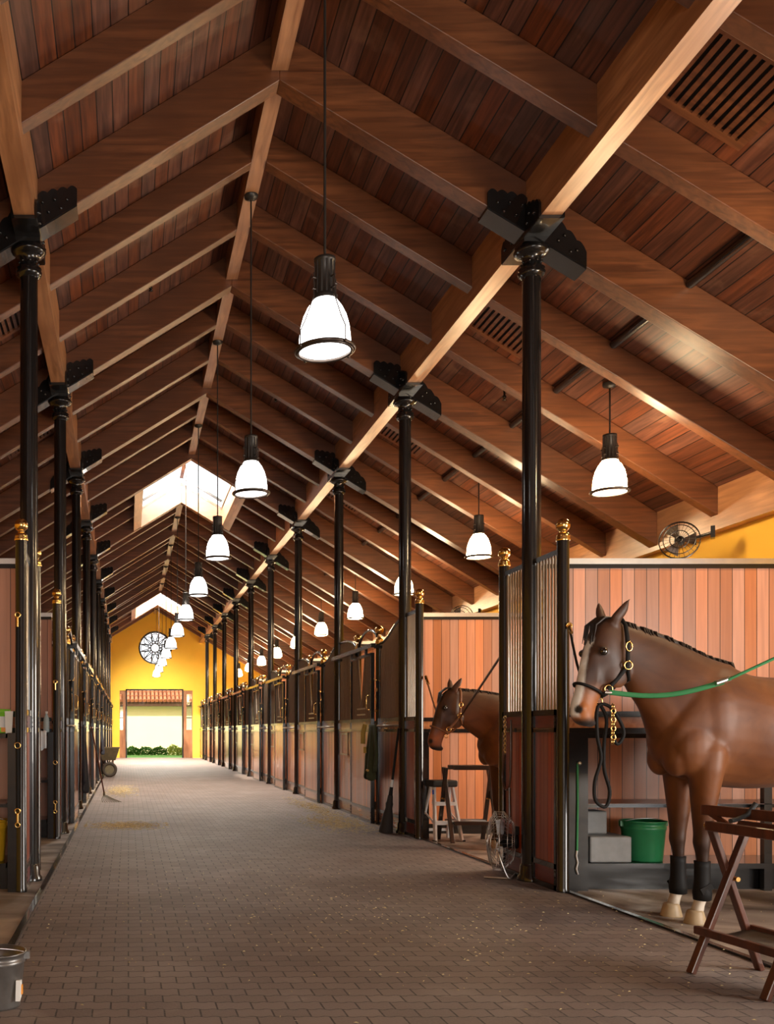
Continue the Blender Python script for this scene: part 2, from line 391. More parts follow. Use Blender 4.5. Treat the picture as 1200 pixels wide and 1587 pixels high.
# skylights
for i, (a, b) in enumerate((SKY1, SKY2)):
    e = bpy.data.objects.new('window_%d' % (i+2), None); C.objects.link(e); e['kind'] = 'structure'; e.location = (R, (a+b)/2, 0)
    L = (b-a)/2-.09
    m = MB(); z0 = lambda x: ZD - M*abs(x)
    for s in (-1, 1):
        x = s*HW; x2 = s*(HW+.17); m.prism([(x, z0(x)-.39), (x2, z0(x2)-.39), (x2, z0(x2)), (x, z0(x)+.18)], lambda u, v, q: (u, q, v), -L, L)
    m.build('window_curb', 'beam_y', e)
    g = MB()
    for yy in (-L+.03, 0, L-.03):
        for s in (-1, 1): g.bar((0, yy, ZD+.2), (s*HW, yy, z0(HW)+.19), .05, .05)
    g.box(-.04, .04, -L, L, ZD+.16, ZD+.22)
    g.build('window_mullion', 'rail_metal', e)
    p = MB()
    for s in (-1, 1): p.add([(0, -L, ZD+.24), (s*HW, -L, z0(HW)+.22), (s*HW, L, z0(HW)+.22), (0, L, ZD+.24)], [(0, 1, 2, 3)])
    p.build('window_pane', 'pane', e)
# ================================================================== OUTSIDE
struct(MB().box(-30, 30, YEND+.3, 80, -.08, -.01), 'ground', 'grass')
yd = thing('courtyard_building', 'pale yellow building with curved clay roof tiles seen through the far doorway', 'building', (0, 50.4, 0))
MB().box(-14, 16, 0, .3, 0, 2.75).build('wall', 'cream_wall', yd)
MB().box(-14, 16, -.42, .1, 2.5, 2.72).build('eave_board', 'leather', yd)
m = MB()
for i in range(-46, 60):
    x = i*.21; 
    for j in range(6):
        y0 = -.55+j*.42; z0_ = 2.76+j*.22
        m.tube([(x, y0, z0_+.02), (x, y0+.5, z0_+.25)], [.085, .07], 8, cap=True)
m.add([(-14, -.4, 2.70), (16, -.4, 2.70), (16, 2.1, 4.0), (-14, 2.1, 4.0)], [(0, 1, 2, 3)])
m.build('roof_tiles', 'terracotta', yd)
def leafy(name, mat, label, x0, x1, y, h, n):
    m = MB(); rnd = random.Random(3)
    for _ in range(n):
        x = rnd.uniform(x0, x1); z = rnd.uniform(.0, h)*(.85+.15*math.sin(x*9)); yy = y+rnd.uniform(-.25, .25)
        a = rnd.uniform(0, PI*2); l = rnd.uniform(.06, .14); u = Vector((math.cos(a), math.sin(a), rnd.uniform(.2, 1.2))).normalized()*l; v = u.cross(Vector((0, .4, 1))).normalized()*l*.3
        p = Vector((x, yy, z)); m.add([p-v*.2, p+u*.5-v, p+u, p+u*.5+v], [(0, 1, 2, 3)])
    return tag(m.build(name, mat), label, 'shrub')
leafy('hedge', 'hedge_leaf', 'low dark green hedge in front of the courtyard wall', -3, 1.95, 49.2, .42, 5200)
leafy('flowering_shrub', 'pale_leaf', 'pale yellow green bush right of the hedge outside the far door', 2.0, 3.4, 49.2, .5, 1600)
# ================================================================== ROOF TIMBERS
def rafter_pair(y, depth, th, label, group, gap=0.0, nm='rafter_pair', ridge_gap=0.0):
    e = thing(nm, label, 'roof beam', (R, y, 0), 0, group)
    for s in (-1, 1):
        xo = s*(XWR-R-.13); g = max(gap, ridge_gap)
        f = lambda x: ZD-M*x
        xa = g; xb = abs(xo)
        poly = [(s*xa, f(xa)-depth), (s*xb, f(xb)-depth), (s*xb, f(xb)-.004), (s*xa, f(xa)-.004)]
        MB().prism(poly, lambda u, v, q: (u, q, v), -th/2, th/2).build('rafter', 'beam_x', e, bevel=.006)
    return e
for k in range(0, 12):
    y = YC(k)
    if k < 11:
        nm = ORD[k-1] if k >= 1 else None
        lab = ('deep timber rafter pair over the %s pair of black columns' % nm) if nm else 'deep timber rafter pair overhead before the first pair of columns'
        rafter_pair(y, .40, .18, lab, 'deep rafters over the columns', nm='main_rafter')
    for j in (1, 2):
        yy = y+j*SP/3
        if yy > YEND-.2: continue
        sk = any(a < yy < b for a, b in (SKY1, SKY2))
        if k >= 1: lab = 'slim timber rafter pair, %s beyond the %s pair of columns' % (('first', 'second')[j-1], ORD[k-1])
        else: lab = 'slim timber rafter pair high overhead before the nearest columns, %s past the deep rafter' % (('first', 'second')[j-1])
        rafter_pair(yy, .30, .13, lab, 'slim rafters between the columns', gap=(HW+.17) if sk else 0, nm='slim_rafter', ridge_gap=.068)
# ridge beams between skylights, long beams over the columns
for i, (a, b, lab) in enumerate(((YST, SKY1[0]-.09, 'timber ridge beam running from overhead to the first skylight'), (SKY1[1]+.09, SKY2[0]-.09, 'timber ridge beam between the two skylights'),
                      (SKY2[1]+.09, YEND, 'short timber ridge beam between the far skylight and the yellow wall'))):
    m = MB(); 
    ks = [YC(k) for k in range(-3, 12)]; pts = [a]+[y for y in ks if a < y < b]+[b]
    for p, q in zip(pts[:-1], pts[1:]):
        p2 = p+.092 if p in ks else p; q2 = q-.092 if q in ks else q
        m.box(-.068, .068, p2, q2, 6.575, ZD-.045)
    tag(m.build('ridge_beam', 'beam_y', loc=(R, 0, 0)), lab, 'roof beam')
for x, lab in ((XR, 'long timber beam carried by the right row of black columns'), (XL, 'long timber beam carried by the left row of black columns')):
    m = MB(); zt = EYE+4.03; ks = [YC(k) for k in range(-3, 12)]
    # stops short of each rafter it meets
    cuts = []
    for k in range(-3, 12):
        for j in (0, 1, 2):
            yy = YC(k)+j*SP/3; cuts.append((yy, .092 if j == 0 else .067))
    zr = zdeck(x)-.40-.012
    m.prism([(-.08, zt), (.08, zt), (.08, zdeck(x+.08)-.004), (-.08, zdeck(x-.08)-.004)], lambda u, v, q: (u, q, v), YST, YEND)
    tag(m.build('column_beam', 'beam_y', loc=(x, 0, 0)), lab, 'roof beam')
# ================================================================== COLUMNS
def scallop(L, H, n=5, lift=0.0):
    """bracket cheek outline in (along, up)"""
    pts = [(0, 0), (L, lift)]
    steps = n*5
    for i in range(steps+1):
        t_ = i/steps; x = L*(1-t_); base = H*(.42+.58*t_**.8)+lift*(1-t_)
        pts.append((x, base+.024*abs(math.sin(t_*n*PI))))
    return pts
def column(x, y, label, inner):
    """inner = +1 when the ridge lies towards +x"""
    e = thing('black_column', label, 'column', (x, y, 0), 0, 'black iron columns')
    MB().lathe([(.11, 0), (.11, .03), (.095, .05), (.09, .12), (.078, .14)], n=24).build('column_base', 'black_metal', e)
    MB().lathe([(.078, .12), (.074, 2.7), (.072, 4.98)], n=24, flute=.1, smooth=True).build('column_shaft', 'black_metal', e)
    m = MB().lathe([(.075, 4.93), (.10, 4.95), (.108, 4.975), (.092, 4.99), (.104, 5.005), (.078, 5.02), (.074, 5.09), (.10, 5.11), (.135, 5.13), (.142, 5.15), (.12, 5.16), (.13, 5.175), (.1, 5.19), (.09, 5.24)], n=24)
    for i in range(8):
        a = i*PI/4+.2; m.ball((.078*math.cos(a), .078*math.sin(a), 5.055), .012, 6)
    m.box(-.1, .1, -.1, .1, 5.19, 5.243); m.build('capital', 'black_metal', e)
    zt = EYE+4.03
    # brackets along the beam
    for s in (-1, 1):
        m = MB().box(-.098, .098, s*.1, s*.385, zt-.03, zt-.003)
        for c in (-1, 1):
            m.prism(scallop(.385, .27), lambda u, v, q: (q, s*u, zt-.02+v), c*.084, c*.102)
            for (u, v) in ((.1, .17), (.2, .13), (.30, .08), (.16, .07)): m.ball((c*.104, s*u, zt-.02+v), .014, 6)
        m.build('beam_bracket', 'black_metal', e)
    # brackets along the rafter: rising towards the ridge, falling outwards
    for s in (-1, 1):
        up = M if s == inner else -M
        zc = zdeck(x)-.40
        L = .40; m = MB()
        m.prism([(.03, -.03), (L, -.03), (L, -.003), (.03, -.003)], lambda u, v, q: (s*u, q, zc+v+up*u), -.105, .105)
        for c in (-1, 1):
            m.prism(scallop(L, .30), lambda u, v, q: (s*u, q, zc-.02+v+up*u), c*.094, c*.112)
            for (u, v) in ((.12, .19), (.22, .15), (.32, .09), (.17, .08), (.27, .05)): m.ball((s*u, c*.114, zc-.02+v+up*u), .015, 6)
        m.build('rafter_bracket', 'black_metal', e)
    return e
for x, inner, side in ((XR, -1, 'right'), (XL, 1, 'left')):
    first = None
    for k in range(0, 12):
        if k == 11: continue
        lab = 'black iron column with scrolled capital, %s in the %s row' % (('just outside view, before the nearest' if k == 0 else ORD[k-1]), side)
        if first is None: first = column(x, YC(k), lab, inner)
        else: dup(first, (x, YC(k), 0), lab)
# ================================================================== PENDANT LAMPS
def pendant(loc, ztop, label, group, mat='lamp_glow', name='pendant_lamp'):
    """loc z = ring height, ztop = ceiling height above it"""
    e = thing(name, label, 'lamp', loc, 0, group)
    m = MB().lathe([(.0, -.012), (.10, -.010), (.158, .006), (.161, .02), (.158, .08), (.150, .15), (.134, .21), (.108, .265), (.08, .305), (.06, .325)], n=32)
    m.build('lamp_shade', mat, e)
    r = MB().ring((0, 0, .004), .178, .012, 40, 8).ring((0, 0, -.004), .166, .010, 40, 8)
    for i in range(4): r.ball((.192*math.cos(i*PI/2+.5), .192*math.sin(i*PI/2+.5), .0), .012, 6)
    r.build('lamp_rim', 'dark_bronze', e)
    h = MB().lathe([(.075, .315), (.078, .335), (.062, .345), (.060, .55), (.066, .555), (.066, .575), (.0, .58)], n=24)
    for i in range(12):
        a = i*PI/6; h.box(.058*math.cos(a)-.006, .058*math.cos(a)+.006, .058*math.sin(a)-.006, .058*math.sin(a)+.006, .35, .55)
    h.build('lamp_housing', 'lamp_housing', e)
    for i in range(4):
        a = i*PI/2+.5; c, s_ = math.cos(a), math.sin(a)
        g = MB().tube([(.192*c, .192*s_, 0), (.192*c, .192*s_, .09), (.15*c, .15*s_, .17), (.088*c, .088*s_, .325), (.088*c, .088*s_, .47)], .004, 6)
        for z in (.37, .44): g.tube([(.06*c, .06*s_, z), (.098*c, .098*s_, z)], .007, 6)
        g.build('lamp_stay', 'dark_bronze', e)
    MB().tube([(0, 0, .575), (0, 0, ztop-.03)], .0085, 8).build('lamp_rod', 'lamp_housing', e)
    MB().lathe([(.02, ztop-.05), (.065, ztop-.03), (.07, ztop-.003)], n=20).build('ceiling_canopy', 'lamp_housing', e)
    return e
first = None
for k in range(0, 11):
    if YC(k)+1.83 > YEND: break
    y = YC(k)+1.75; zr = 3.595
    skl = k in (4, 9)
    if skl: y = YC(k)+.0; 
    lab = 'white dome pendant lamp over the aisle, %s in the centre row' % ORD[k]
    if skl:  # hangs from the skylight mullion
        y = YC(k)+1.83; e = pendant((R, y, zr), ZD+.14-zr, lab, 'centre aisle lamps'); continue
    if first is None: first = pendant((R, y, zr), 6.575-zr, lab, 'centre aisle lamps')
    else: dup(first, (R, y, zr), lab)
first = None
for k in range(0, 11):
    y = YC(k)+1.79; x = 4.83; zr = 3.62
    if y > YEND-.5: break
    lab = ('warm white dome pendant lamp above the right stalls, %s in its row' % ORD[k-1]) if k else 'warm white dome pendant lamp above the back of the front horse, outside the frame'
    if first is None: first = pendant((x, y, zr), zdeck(x)-zr+.01, lab, 'lamps above the right stalls', 'lamp_glow_warm')
    else: dup(first, (x, y, zr), lab)
# ================================================================== STALL FRONTS
LOWZ = (.20, 1.22)      # boards
def lower_panel(e, y0, y1, s, boards='front_planks', band='band_wood', x=0.0, t_=.03):
    """rails, boards, band, kick board between y0,y1; local x grows into the stall on side s"""
    a, b = (x-t_*1.2), (x+t_*1.2)
    m = MB()
    for z0, z1 in ((.0, .04), (.165, .205), (1.215, 1.25), (1.345, 1.39)): m.box(a, b, y0, y1, z0, z1)
    m.box(a, b, y0, y0+.035, 0, 1.39).box(a, b, y1-.035, y1, 0, 1.39)
    for yy in (y0+.018, y1-.018):
        for z in (.06, .10, .145, 1.26, 1.295, 1.33):
            for c in (a, b): m.ball((c, yy, z), .007, 6)
    m.build('panel_frame', 'black_metal', e)
    MB().box(x-.018, x+.018, y0+.035, y1-.035, .205, 1.215).build('board_panel', boards, e)
    MB().box(x-.02, x+.02, y0+.035, y1-.035, 1.25, 1.345).build('band_board', band, e)
    MB().box(x-.02, x+.02, y0+.035, y1-.035, .04, .165).build('kick_board', band, e)
def finial(e, y, z, h=.17, r=.052):
    k = h/.17
    MB().lathe([(.052, 0), (.054, .012*k), (.048, .03*k), (.050, .036*k), (.036, .058*k), (.022, .066*k), (.028, .072*k), (.02, .08*k)], (0, y, z), n=20).ball((0, y, z+h-r), r, 18).build('finial', 'brass', e)
def post(e, y, z):
    MB().lathe([(.047, 0), (.047, .03), (.045, .035), (.045, z)], (0, y, 0), n=20).build('post', 'black_metal', e)
def bars(m, ys, zb, ztf, x=0.0, r=.0095):
    for yy in ys: m.tube([(x, yy, zb), (x, yy, ztf(yy))], r, 8, cap=False)
def frange(a, b, st):
    n = max(1, int(round((b-a)/st))); return [a+(b-a)*(i+.5)/n for i in range(n)]
def open_bay_screen(x, y, s, label, dirs=(-1, 1), dark=True):
    """short screens either side of a column beside the open grooming bays"""
    out = []
    for d in dirs:
        e = thing('screen_panel', label[d], 'stall screen', (x, y, 0), 0, 'short barred screens beside the columns')
        yp = d*.58; y0, y1 = sorted((d*.085, yp-d*.045))
        lower_panel(e, y0, y1, s, 'screen_planks', 'dark_band_wood')
        g = MB(); bars(g, frange(y0+.01, y1-.01, .055), 1.38, lambda q: 2.58); g.build('bar_grille', 'bar_metal', e)
        MB().box(-.022, .022, y0, y1, 2.575, 2.615).build('top_rail', 'rail_metal', e)
        post(e, yp, 2.67); finial(e, yp, 2.67)
        MB().box(-.01, .1*s, yp-.03, yp+.03, .0, 1.21).build('post_jamb', 'black_metal', e)
        out.append(e)
    return out
open_bay_screen(XR, YC(1), 1, {-1: 'barred screen with brass ball post beside the front horse', 1: 'barred screen with brass ball post behind the round floor fan'})
open_bay_screen(XL, YC(1), -1, {-1: 'barred screen with brass ball post by the left counter', 1: 'narrow barred screen behind the nearest left column'})
open_bay_screen(XR, YC(2), 1, {-1: 'barred screen with brass ball post beside the step ladder'}, dirs=(-1,))
open_bay_screen(XL, YC(2), -1, {-1: 'barred screen with brass ball post by the left towel'}, dirs=(-1,))
def topA(y):   # falls from the column to the door post
    t_ = min(1, max(0, (y-.12)/.95)); return 2.37+.21*(.5+.5*math.cos(PI*t_))
def topB(y):
    t_ = min(1, max(0, (y-2.42)/1.0)); return 2.36+.23*math.sqrt(max(0, 1-(1-t_)**2))
def stall_front(x, y, s, label, group):
    e = thing('stall_front', label, 'stall front', (x, y, 0), 0, group)
    yA, yB, yC_, yD = .085, 1.145, 2.415, 3.575
    lower_panel(e, yA, yA+yB-.085, s); lower_panel(e, yC_, yD, s)
    g = MB(); bars(g, frange(yA+.01, yB-.01, .055), 1.38, topA); g.build('bar_grille', 'dark_bar', e)
    g = MB(); bars(g, frange(yC_+.01, yD-.01, .055), 1.38, topB); g.build('bar_grille', 'dark_bar', e)
    n = 20
    MB().tube([(0, yA+(yB-yA)*i/n, topA(yA+(yB-yA)*i/n)) for i in range(n+1)], .02, 8).build('curved_rail', 'rail_metal', e)
    MB().tube([(0, yC_+(yD-yC_)*(1-math.cos(PI*i/n/2)), topB(yC_+(yD-yC_)*(1-math.cos(PI*i/n/2)))) for i in range(n+1)], .02, 8).build('curved_rail', 'rail_metal', e)
    for yp in (1.19, 2.37): post(e, yp, 2.37); finial(e, yp, 2.37, .24, .058)
    MB().tube([(0, 1.78+.55*math.cos(PI-PI*i/16), 2.38+.22*math.sin(PI*i/16)) for i in range(17)], .022, 8).box(-.03, .03, 1.2, 2.36, 2.33, 2.37).build('door_arch', 'rail_metal', e)
    MB().box(-s*.15, -s*.09, 1.02, 3.5, 2.31, 2.365).box(-s*.1, 0, 1.04, 1.08, 2.3, 2.34).box(-s*.1, 0, 3.4, 3.44, 2.3, 2.34).build('door_track', 'rail_metal', e)
    MB().tube([(-s*.03, .14, 1.29), (-s*.11, .14, 1.29), (-s*.11, 1.12, 1.29), (-s*.03, 1.12, 1.29)], .013, 8).build('blanket_bar', 'bar_metal', e)
    # feed hatch
    m = MB().box(-s*.03, -s*.045, 2.85, 3.35, .86, .885).box(-s*.03, -s*.045, 2.85, 3.35, 1.17, 1.195).box(-s*.03, -s*.045, 2.85, 2.875, .86, 1.195).box(-s*.03, -s*.045, 3.325, 3.35, .86, 1.195)
    m.build('feed_hatch', 'bar_metal', e)
    return e
def stall_door(x, y, s, label, group):
    e = thing('stall_door', label, 'stall door', (x-s*.075, y, 0), 0, group)
    y0, y1 = 1.24, 2.44
    lower_panel(e, y0, y1, s, t_=.022)
    zt = 2.26; m = MB()
    m.box(-.024, .024, y0, y0+.04, 1.39, zt).box(-.024, .024, y1-.04, y1, 1.39, zt).box(-.024, .024, y0, y1, zt-.04, zt)
    m.build('door_stile', 'rail_metal', e)
    yc = (y0+y1)/2; ap = 1.53; hw = .2
    def vz(q): 
        d = abs(q-yc); return zt-.02 if d > hw else ap+(zt-ap)*(d/hw)**1.15
    g = MB(); bars(g, frange(y0+.05, y1-.05, .052), 1.38, vz); g.build('bar_grille', 'dark_bar', e)
    MB().tube([(0, yc+hw*t_, ap+(zt-.03-ap)*abs(t_)**1.15) for t_ in [-1+i/10 for i in range(21)]], .014, 8).box(-.012, .012, yc-.24, yc+.24, 1.44, 1.46).box(-.012, .012, yc-.24, yc+.24, 1.52, 1.54).build('yoke_rim', 'bar_metal', e)
    MB().tube([(-s*.03, y0+.06, 1.5), (-s*.07, y0+.06, 1.52), (-s*.07, y0+.06, 1.68), (-s*.03, y0+.06, 1.7)], .009, 8).build('door_handle', 'brass', e)
    MB().box(-s*.03, -s*.06, y0+.15, y0+.2, zt-.02, 2.31).box(-s*.03, -s*.06, y1-.2, y1-.15, zt-.02, 2.31).build('door_hanger', 'rail_metal', e)
    return e
def halter(name, x, y, z, s, label, group, mat='dark_webbing'):
    e = thing(name, label, 'halter', (x, y, z), 0, group)
    rnd = random.Random(int(y*10))
    m = MB()
    for q in range(4):
        a = rnd.uniform(-.04, .04); L = rnd.uniform(.26, .42); w_ = rnd.uniform(.02, .05)
        m.tube([(-s*.02*q*.5, a, 0), (-s*.02, a-w_, -L*.4), (-s*.02, a-w_*.6, -L*.85), (-s*.02, a, -L), (-s*.02, a+w_*.7, -L*.8), (-s*.015, a+w_, -L*.4), (-s*.02*q*.5, a+.01, 0)], .009, 6)
    m.build('strap', mat, e)
    b = MB().ring((-s*.03, -.03, -.12), .022, .006, 12, 6, 'x').ring((-s*.03, .03, -.2), .02, .006, 12, 6, 'x').tube([(-s*.03, .01, -.22), (-s*.03, .03, -.36)], .008, 6).ring((-s*.03, .035, -.39), .02, .005, 12, 6, 'x')
    b.build('buckle', 'brass', e)
    MB().tube([(s*.02, 0, .0), (-s*.05, 0, .0), (-s*.06, 0, .03)], .007, 6).build('hook', 'brass', e)
    return e
for x, s, side in ((XR, 1, 'right'), (XL, -1, 'left')):
    f = d = h = None
    for i, k in enumerate(range(2, 11)):
        y = YC(k)
        l1 = 'barred wooden stall front with swept rails and brass balls, %s on the %s' % (ORD[i], side)
        l2 = 'sliding stall door with yoke opening, %s on the %s side' % (ORD[i], side)
        l3 = 'dark halter hanging on the %s closed stall of the %s side' % (ORD[i], side)
        if f is None:
            f = stall_front(x, y, s, l1, 'closed stall fronts'); d = stall_door(x, y, s, l2, 'sliding stall doors'); h = halter('hanging_halter', x-s*.05, y+1.03, 1.88, s, l3, 'halters on the stall fronts')
        else: dup(f, (x, y, 0), l1); dup(d, (x-s*.075, y, 0), l2); dup(h, (x-s*.05, y+1.03, 1.88), l3)
# partitions between stalls
def partition(x0, x1, y, label):
    e = thing('stall_partition', label, 'partition', ((x0+x1)/2, y, 0), 0, 'plank partitions between the stalls')
    a = -(abs(x1-x0))/2; b = -a
    MB().box(a, b, -.03, .03, .12, 1.22).box(a, b, -.03, .03, 1.37, 2.56).build('plank_panel', 'partition_planks', e)
    MB().box(a, b, -.028, .028, 1.24, 1.35).build('band_board', 'band_wood', e)
    MB().box(a, b, -.045, .045, 1.205, 1.25).box(a, b, -.045, .045, 1.34, 1.385).box(a, b, -.045, .045, 0, .12).box(a, b, -.05, .05, 2.55, 2.585).build('rail', 'black_metal', e)
    MB().box(a, b, -.055, .055, 2.585, 2.63).build('top_cap', 'steel', e)
    return e
f = {}
for k in range(1, 11):
    for x0, x1, side in ((XR+.1, XWR-.14, 'right'), (XWL+.14, XL-.1, 'left')):
        extra = {(1, 'right'): 'tall plank partition behind the front horse', (2, 'right'): 'tall plank partition behind the second horse and ladder',
                 (1, 'left'): 'tall plank partition behind the left counter'}.get((k, side), 'tall plank partition running back from the %s column of the %s row' % (ORD[k-1], side))
        if side not in f: f[side] = partition(x0, x1, YC(k), extra)
        else: dup(f[side], ((x0+x1)/2, YC(k), 0), extra)
# ================================================================== SHELF UNITS IN OPEN BAYS
def shelf_unit(x0, x1, yb, s, label):
    """x0 = front-post side"""
    e = thing('shelf_unit', label, 'shelf', (x0, yb, 0))
    L = (x1-x0); f_ = -.56
    MB().box(0, s*(.09 if s > 0 else .07), f_, -.06, 0, 1.21).build('side_panel', 'black_metal', e)
    MB().box(s*.09, L, f_, -.06, 1.17, 1.205).build('counter', 'black_metal', e)
    MB().box(s*.09, L, f_+.14, -.06, .63, .665).build('shelf_board', 'black_metal', e)
    MB().box(s*.09, L, f_+.01, -.06, .665, .67).build('shelf_lining', 'stand_wood', e)
    MB().box(s*.09, L, f_, -.06, .175, .215).box(s*.09, L, f_+.1, f_+.12, 0, .175).build('platform', 'black_metal', e)
    MB().box(s*1.44, s*1.5, f_+.01, f_+.06, 0, 1.17).build('leg', 'black_metal', e)
    return e
shelf_unit(XR+.11, XWR-.2, YC(1), 1, 'black shelf unit against the planks behind the front horse')
shelf_unit(XL-.03, XWL+.2, YC(1), -1, 'black counter and shelf unit at the left edge holding a yellow bucket')
shelf_unit(XL-.03, XWL+.2, YC(2), -1, 'black counter in the second left bay holding a towel')
def bucket(loc, r, h, mat, label, handle=True, name='bucket', rimmat=None):
    e = thing(name, label, 'bucket', loc)
    MB().lathe([(0, 0), (r*.78, 0), (r*.80, .01), (r*.93, h*.78), (r*.96, h*.8), (r*.96, h*.86), (r*.93, h*.87), (r*.95, h*.97), (r, h*.97), (r, h), (r*.94, h), (r*.90, h*.75), (r*.74, .02), (0, .02)], n=36, cap=False).build('body', mat, e)
    if handle:
        MB().tube([(r*math.cos(PI*i/12)*1.01, -r*.3*math.sin(PI*i/12)-.0, h*.93+r*.25*math.sin(PI*i/12)) for i in range(13)], .004, 6).build('handle', 'steel', e)
        MB().box(-r-.015, -r+.01, -.015, .015, h*.86, h*.99).box(r-.01, r+.015, -.015, .015, h*.86, h*.99).build('ear', mat, e)
    return e
bucket((4.02, 7.62, .217), .17, .31, 'green_plastic', 'green plastic bucket on the low platform behind the front horse')
bucket((-1.09, 7.60, .217), .155, .32, 'yellow_plastic', 'yellow bucket on the platform at the left edge')
b = bucket((-.59, 4.36, 0), .135, .245, 'dark_metal', 'dark metal bucket on the pavers at the lower left corner')
MB().prism([(-.035, .04), (.03, .045), (.035, .12), (-.03, .13)], lambda u, v, q: (.095+q+.0*v+.02*(v-.04), -.05+u, v), .0, .02).build('sticker', 'paper', b); MB().box(.115, .122, -.045, -.02, .06, .10).build('sticker_mark', 'orange_mark', b)
# mounting block
e = thing('mounting_block', 'grey plastic step block beside the green bucket', 'step', (3.66, 7.66, .217))
MB().box(-.13, .19, -.2, .16, 0, .20).build('lower_step', 'grey_plastic', e, bevel=.012)
MB().box(-.13, .09, -.02, .18, .20, .38).build('upper_step', 'grey_plastic', e, bevel=.012)
e = thing('paper_card', 'white card standing on the middle shelf by the post', 'card', (3.53, 7.62, .672)); MB().box(-.035, .03, -.004, .004, 0, .24).build('sheet', 'paper', e); MB().box(-.033, -.01, -.006, -.004, .22, .26).build('mark', 'blue_mark', e)
# left counter things
e = thing('plastic_tub', 'green and white tub on the left counter', 'tub', (-1.01, 7.6, 1.207))
MB().lathe([(0, 0), (.085, 0), (.09, .01), (.09, .16), (0, .165)], n=28, cap=False).build('tub_body', 'lime_plastic', e)
MB().lathe([(.0915, .045), (.0915, .13)], n=28, cap=False).build('tub_label', 'white_plastic', e)
MB().lathe([(.093, .16), (.093, .185), (.0, .19)], n=28).build('tub_lid', 'lime_plastic', e)
MB().box(.03, .075, -.085, -.075, .01, .045).build('price_mark', 'orange_mark', e)
e = thing('paper_card', 'white folded card on the left counter by the post', 'card', (-.915, 7.5, 1.207), .0); MB().prism([(-.028, 0), (.02, 0), (.03, .17), (-.035, .17)], lambda u, v, q: (u, q, v), -.004, .004).build('sheet', 'paper', e)
e = thing('water_bottle', 'clear water bottle on the counter of the second left bay', 'bottle', (-.93, 11.08, 1.207))
MB().lathe([(0, 0), (.032, .002), (.035, .02), (.035, .13), (.031, .14), (.035, .15), (.013, .205), (.013, .22)], n=20, cap=False).build('bottle_body', 'clear_plastic', e)
MB().lathe([(.015, .215), (.015, .24), (0, .24)], n=16).build('cap', 'white_plastic', e)
e = thing('towel', 'white towel draped over the counter edge in the second left bay', 'towel', (-1.0, 11.08, 1.21))
m = MB(); n = 14
rows = []
for j in range(9):
    v = j/8
    rows.append([(-.10+.18*u/n, .10-.22*min(v*2, 1)+.012*math.sin(u*1.3)*max(0, v*2-1), .01-.28*max(0, v*2-1)*(1-.35*u/n)+.006*math.sin(u*1.7)) for u in range(n+1)])
vs_ = [p for r_ in rows for p in r_]
m.add(vs_, [(j*(n+1)+i, j*(n+1)+i+1, (j+1)*(n+1)+i+1, (j+1)*(n+1)+i) for j in range(8) for i in range(n)], True)
o = m.build('fold', 'white_cloth', e); sm = o.modifiers.new('solid', 'SOLIDIFY'); sm.thickness = .006
# ================================================================== SMALL HANGING THINGS
def strap_hang(x, y, z0, z1, label, mat, s, chain=0.0):
    e = thing('tie_strap', label, 'tie strap', (x, y, z0))
    L = z0-z1
    MB().tube([(0, 0, -.1), (-s*.004, .0, -.1-L*.4), (0, 0, -L+.14)], .012, 8, flat=.35).build('webbing', mat, e)
    MB().ring((0, 0, -.02), .02, .006, 12, 6, 'y').tube([(0, 0, -.036), (0, 0, -.11)], .009, 8).build('snap', 'brass', e)
    MB().ring((0, -.002, -L*.62), .022, .005, 12, 6, 'y').build('buckle', 'brass', e)
    MB().ring((0, 0, -L+.12), .02, .006, 12, 6, 'y').tube([(0, 0, -L+.104), (0, 0, -L+.03)], .010, 8).ring((0, 0, -L+.015), .018, .005, 10, 6, 'y').build('snap', 'brass', e)
    return e
strap_hang(XL-.02, 7.36, 2.12, .50, 'dark tie strap with brass snaps on the nearest left post', 'dark_webbing', 1)
strap_hang(XL-.01, 11.02, 1.80, .30, 'dark tie strap with snaps on the second left post', 'dark_webbing', 1)
e = thing('green_cord', 'green hanging cord with a pale snap on the post beside the front horse', 'cord', (3.40, 7.385, .98))
MB().tube([(0, 0, 0), (0, -.002, -.3), (-.006, -.003, -.66)], .008, 8).build('cord', 'green_webbing', e)
MB().tube([(-.005, -.003, -.66), (-.012, -.003, -.70), (.0, -.003, -.75), (-.012, -.003, -.80), (.0, -.003, -.84)], .009, 6).ball((.01, -.01, 0), .016, 8).build('snap', 'steel', e)
e = thing('lead_rope', 'leather lead with twisted brass chain looped on the screen behind the fan', 'lead rope', (3.25, 8.42, 1.34))
m = MB()
for i in range(16): m.ring((0, 0, -.02*i), .011, .003, 8, 5, 'x' if i % 2 else 'y', 1.3)
m.build('chain', 'brass', e)
MB().tube(smooth([(0, 0, -.32), (.0, .06, -.5), (0, .02, -.60), (0, -.05, -.62), (0, -.11, -.55), (0, -.13, -.3), (0, -.13, -.02)]), .010, 8, flat=.5).build('strap', 'leather', e)
MB().tube([(0, -.1, -.6), (0, -.11, -.9)], .014, 8, flat=.4).build('strap_end', 'leather', e)
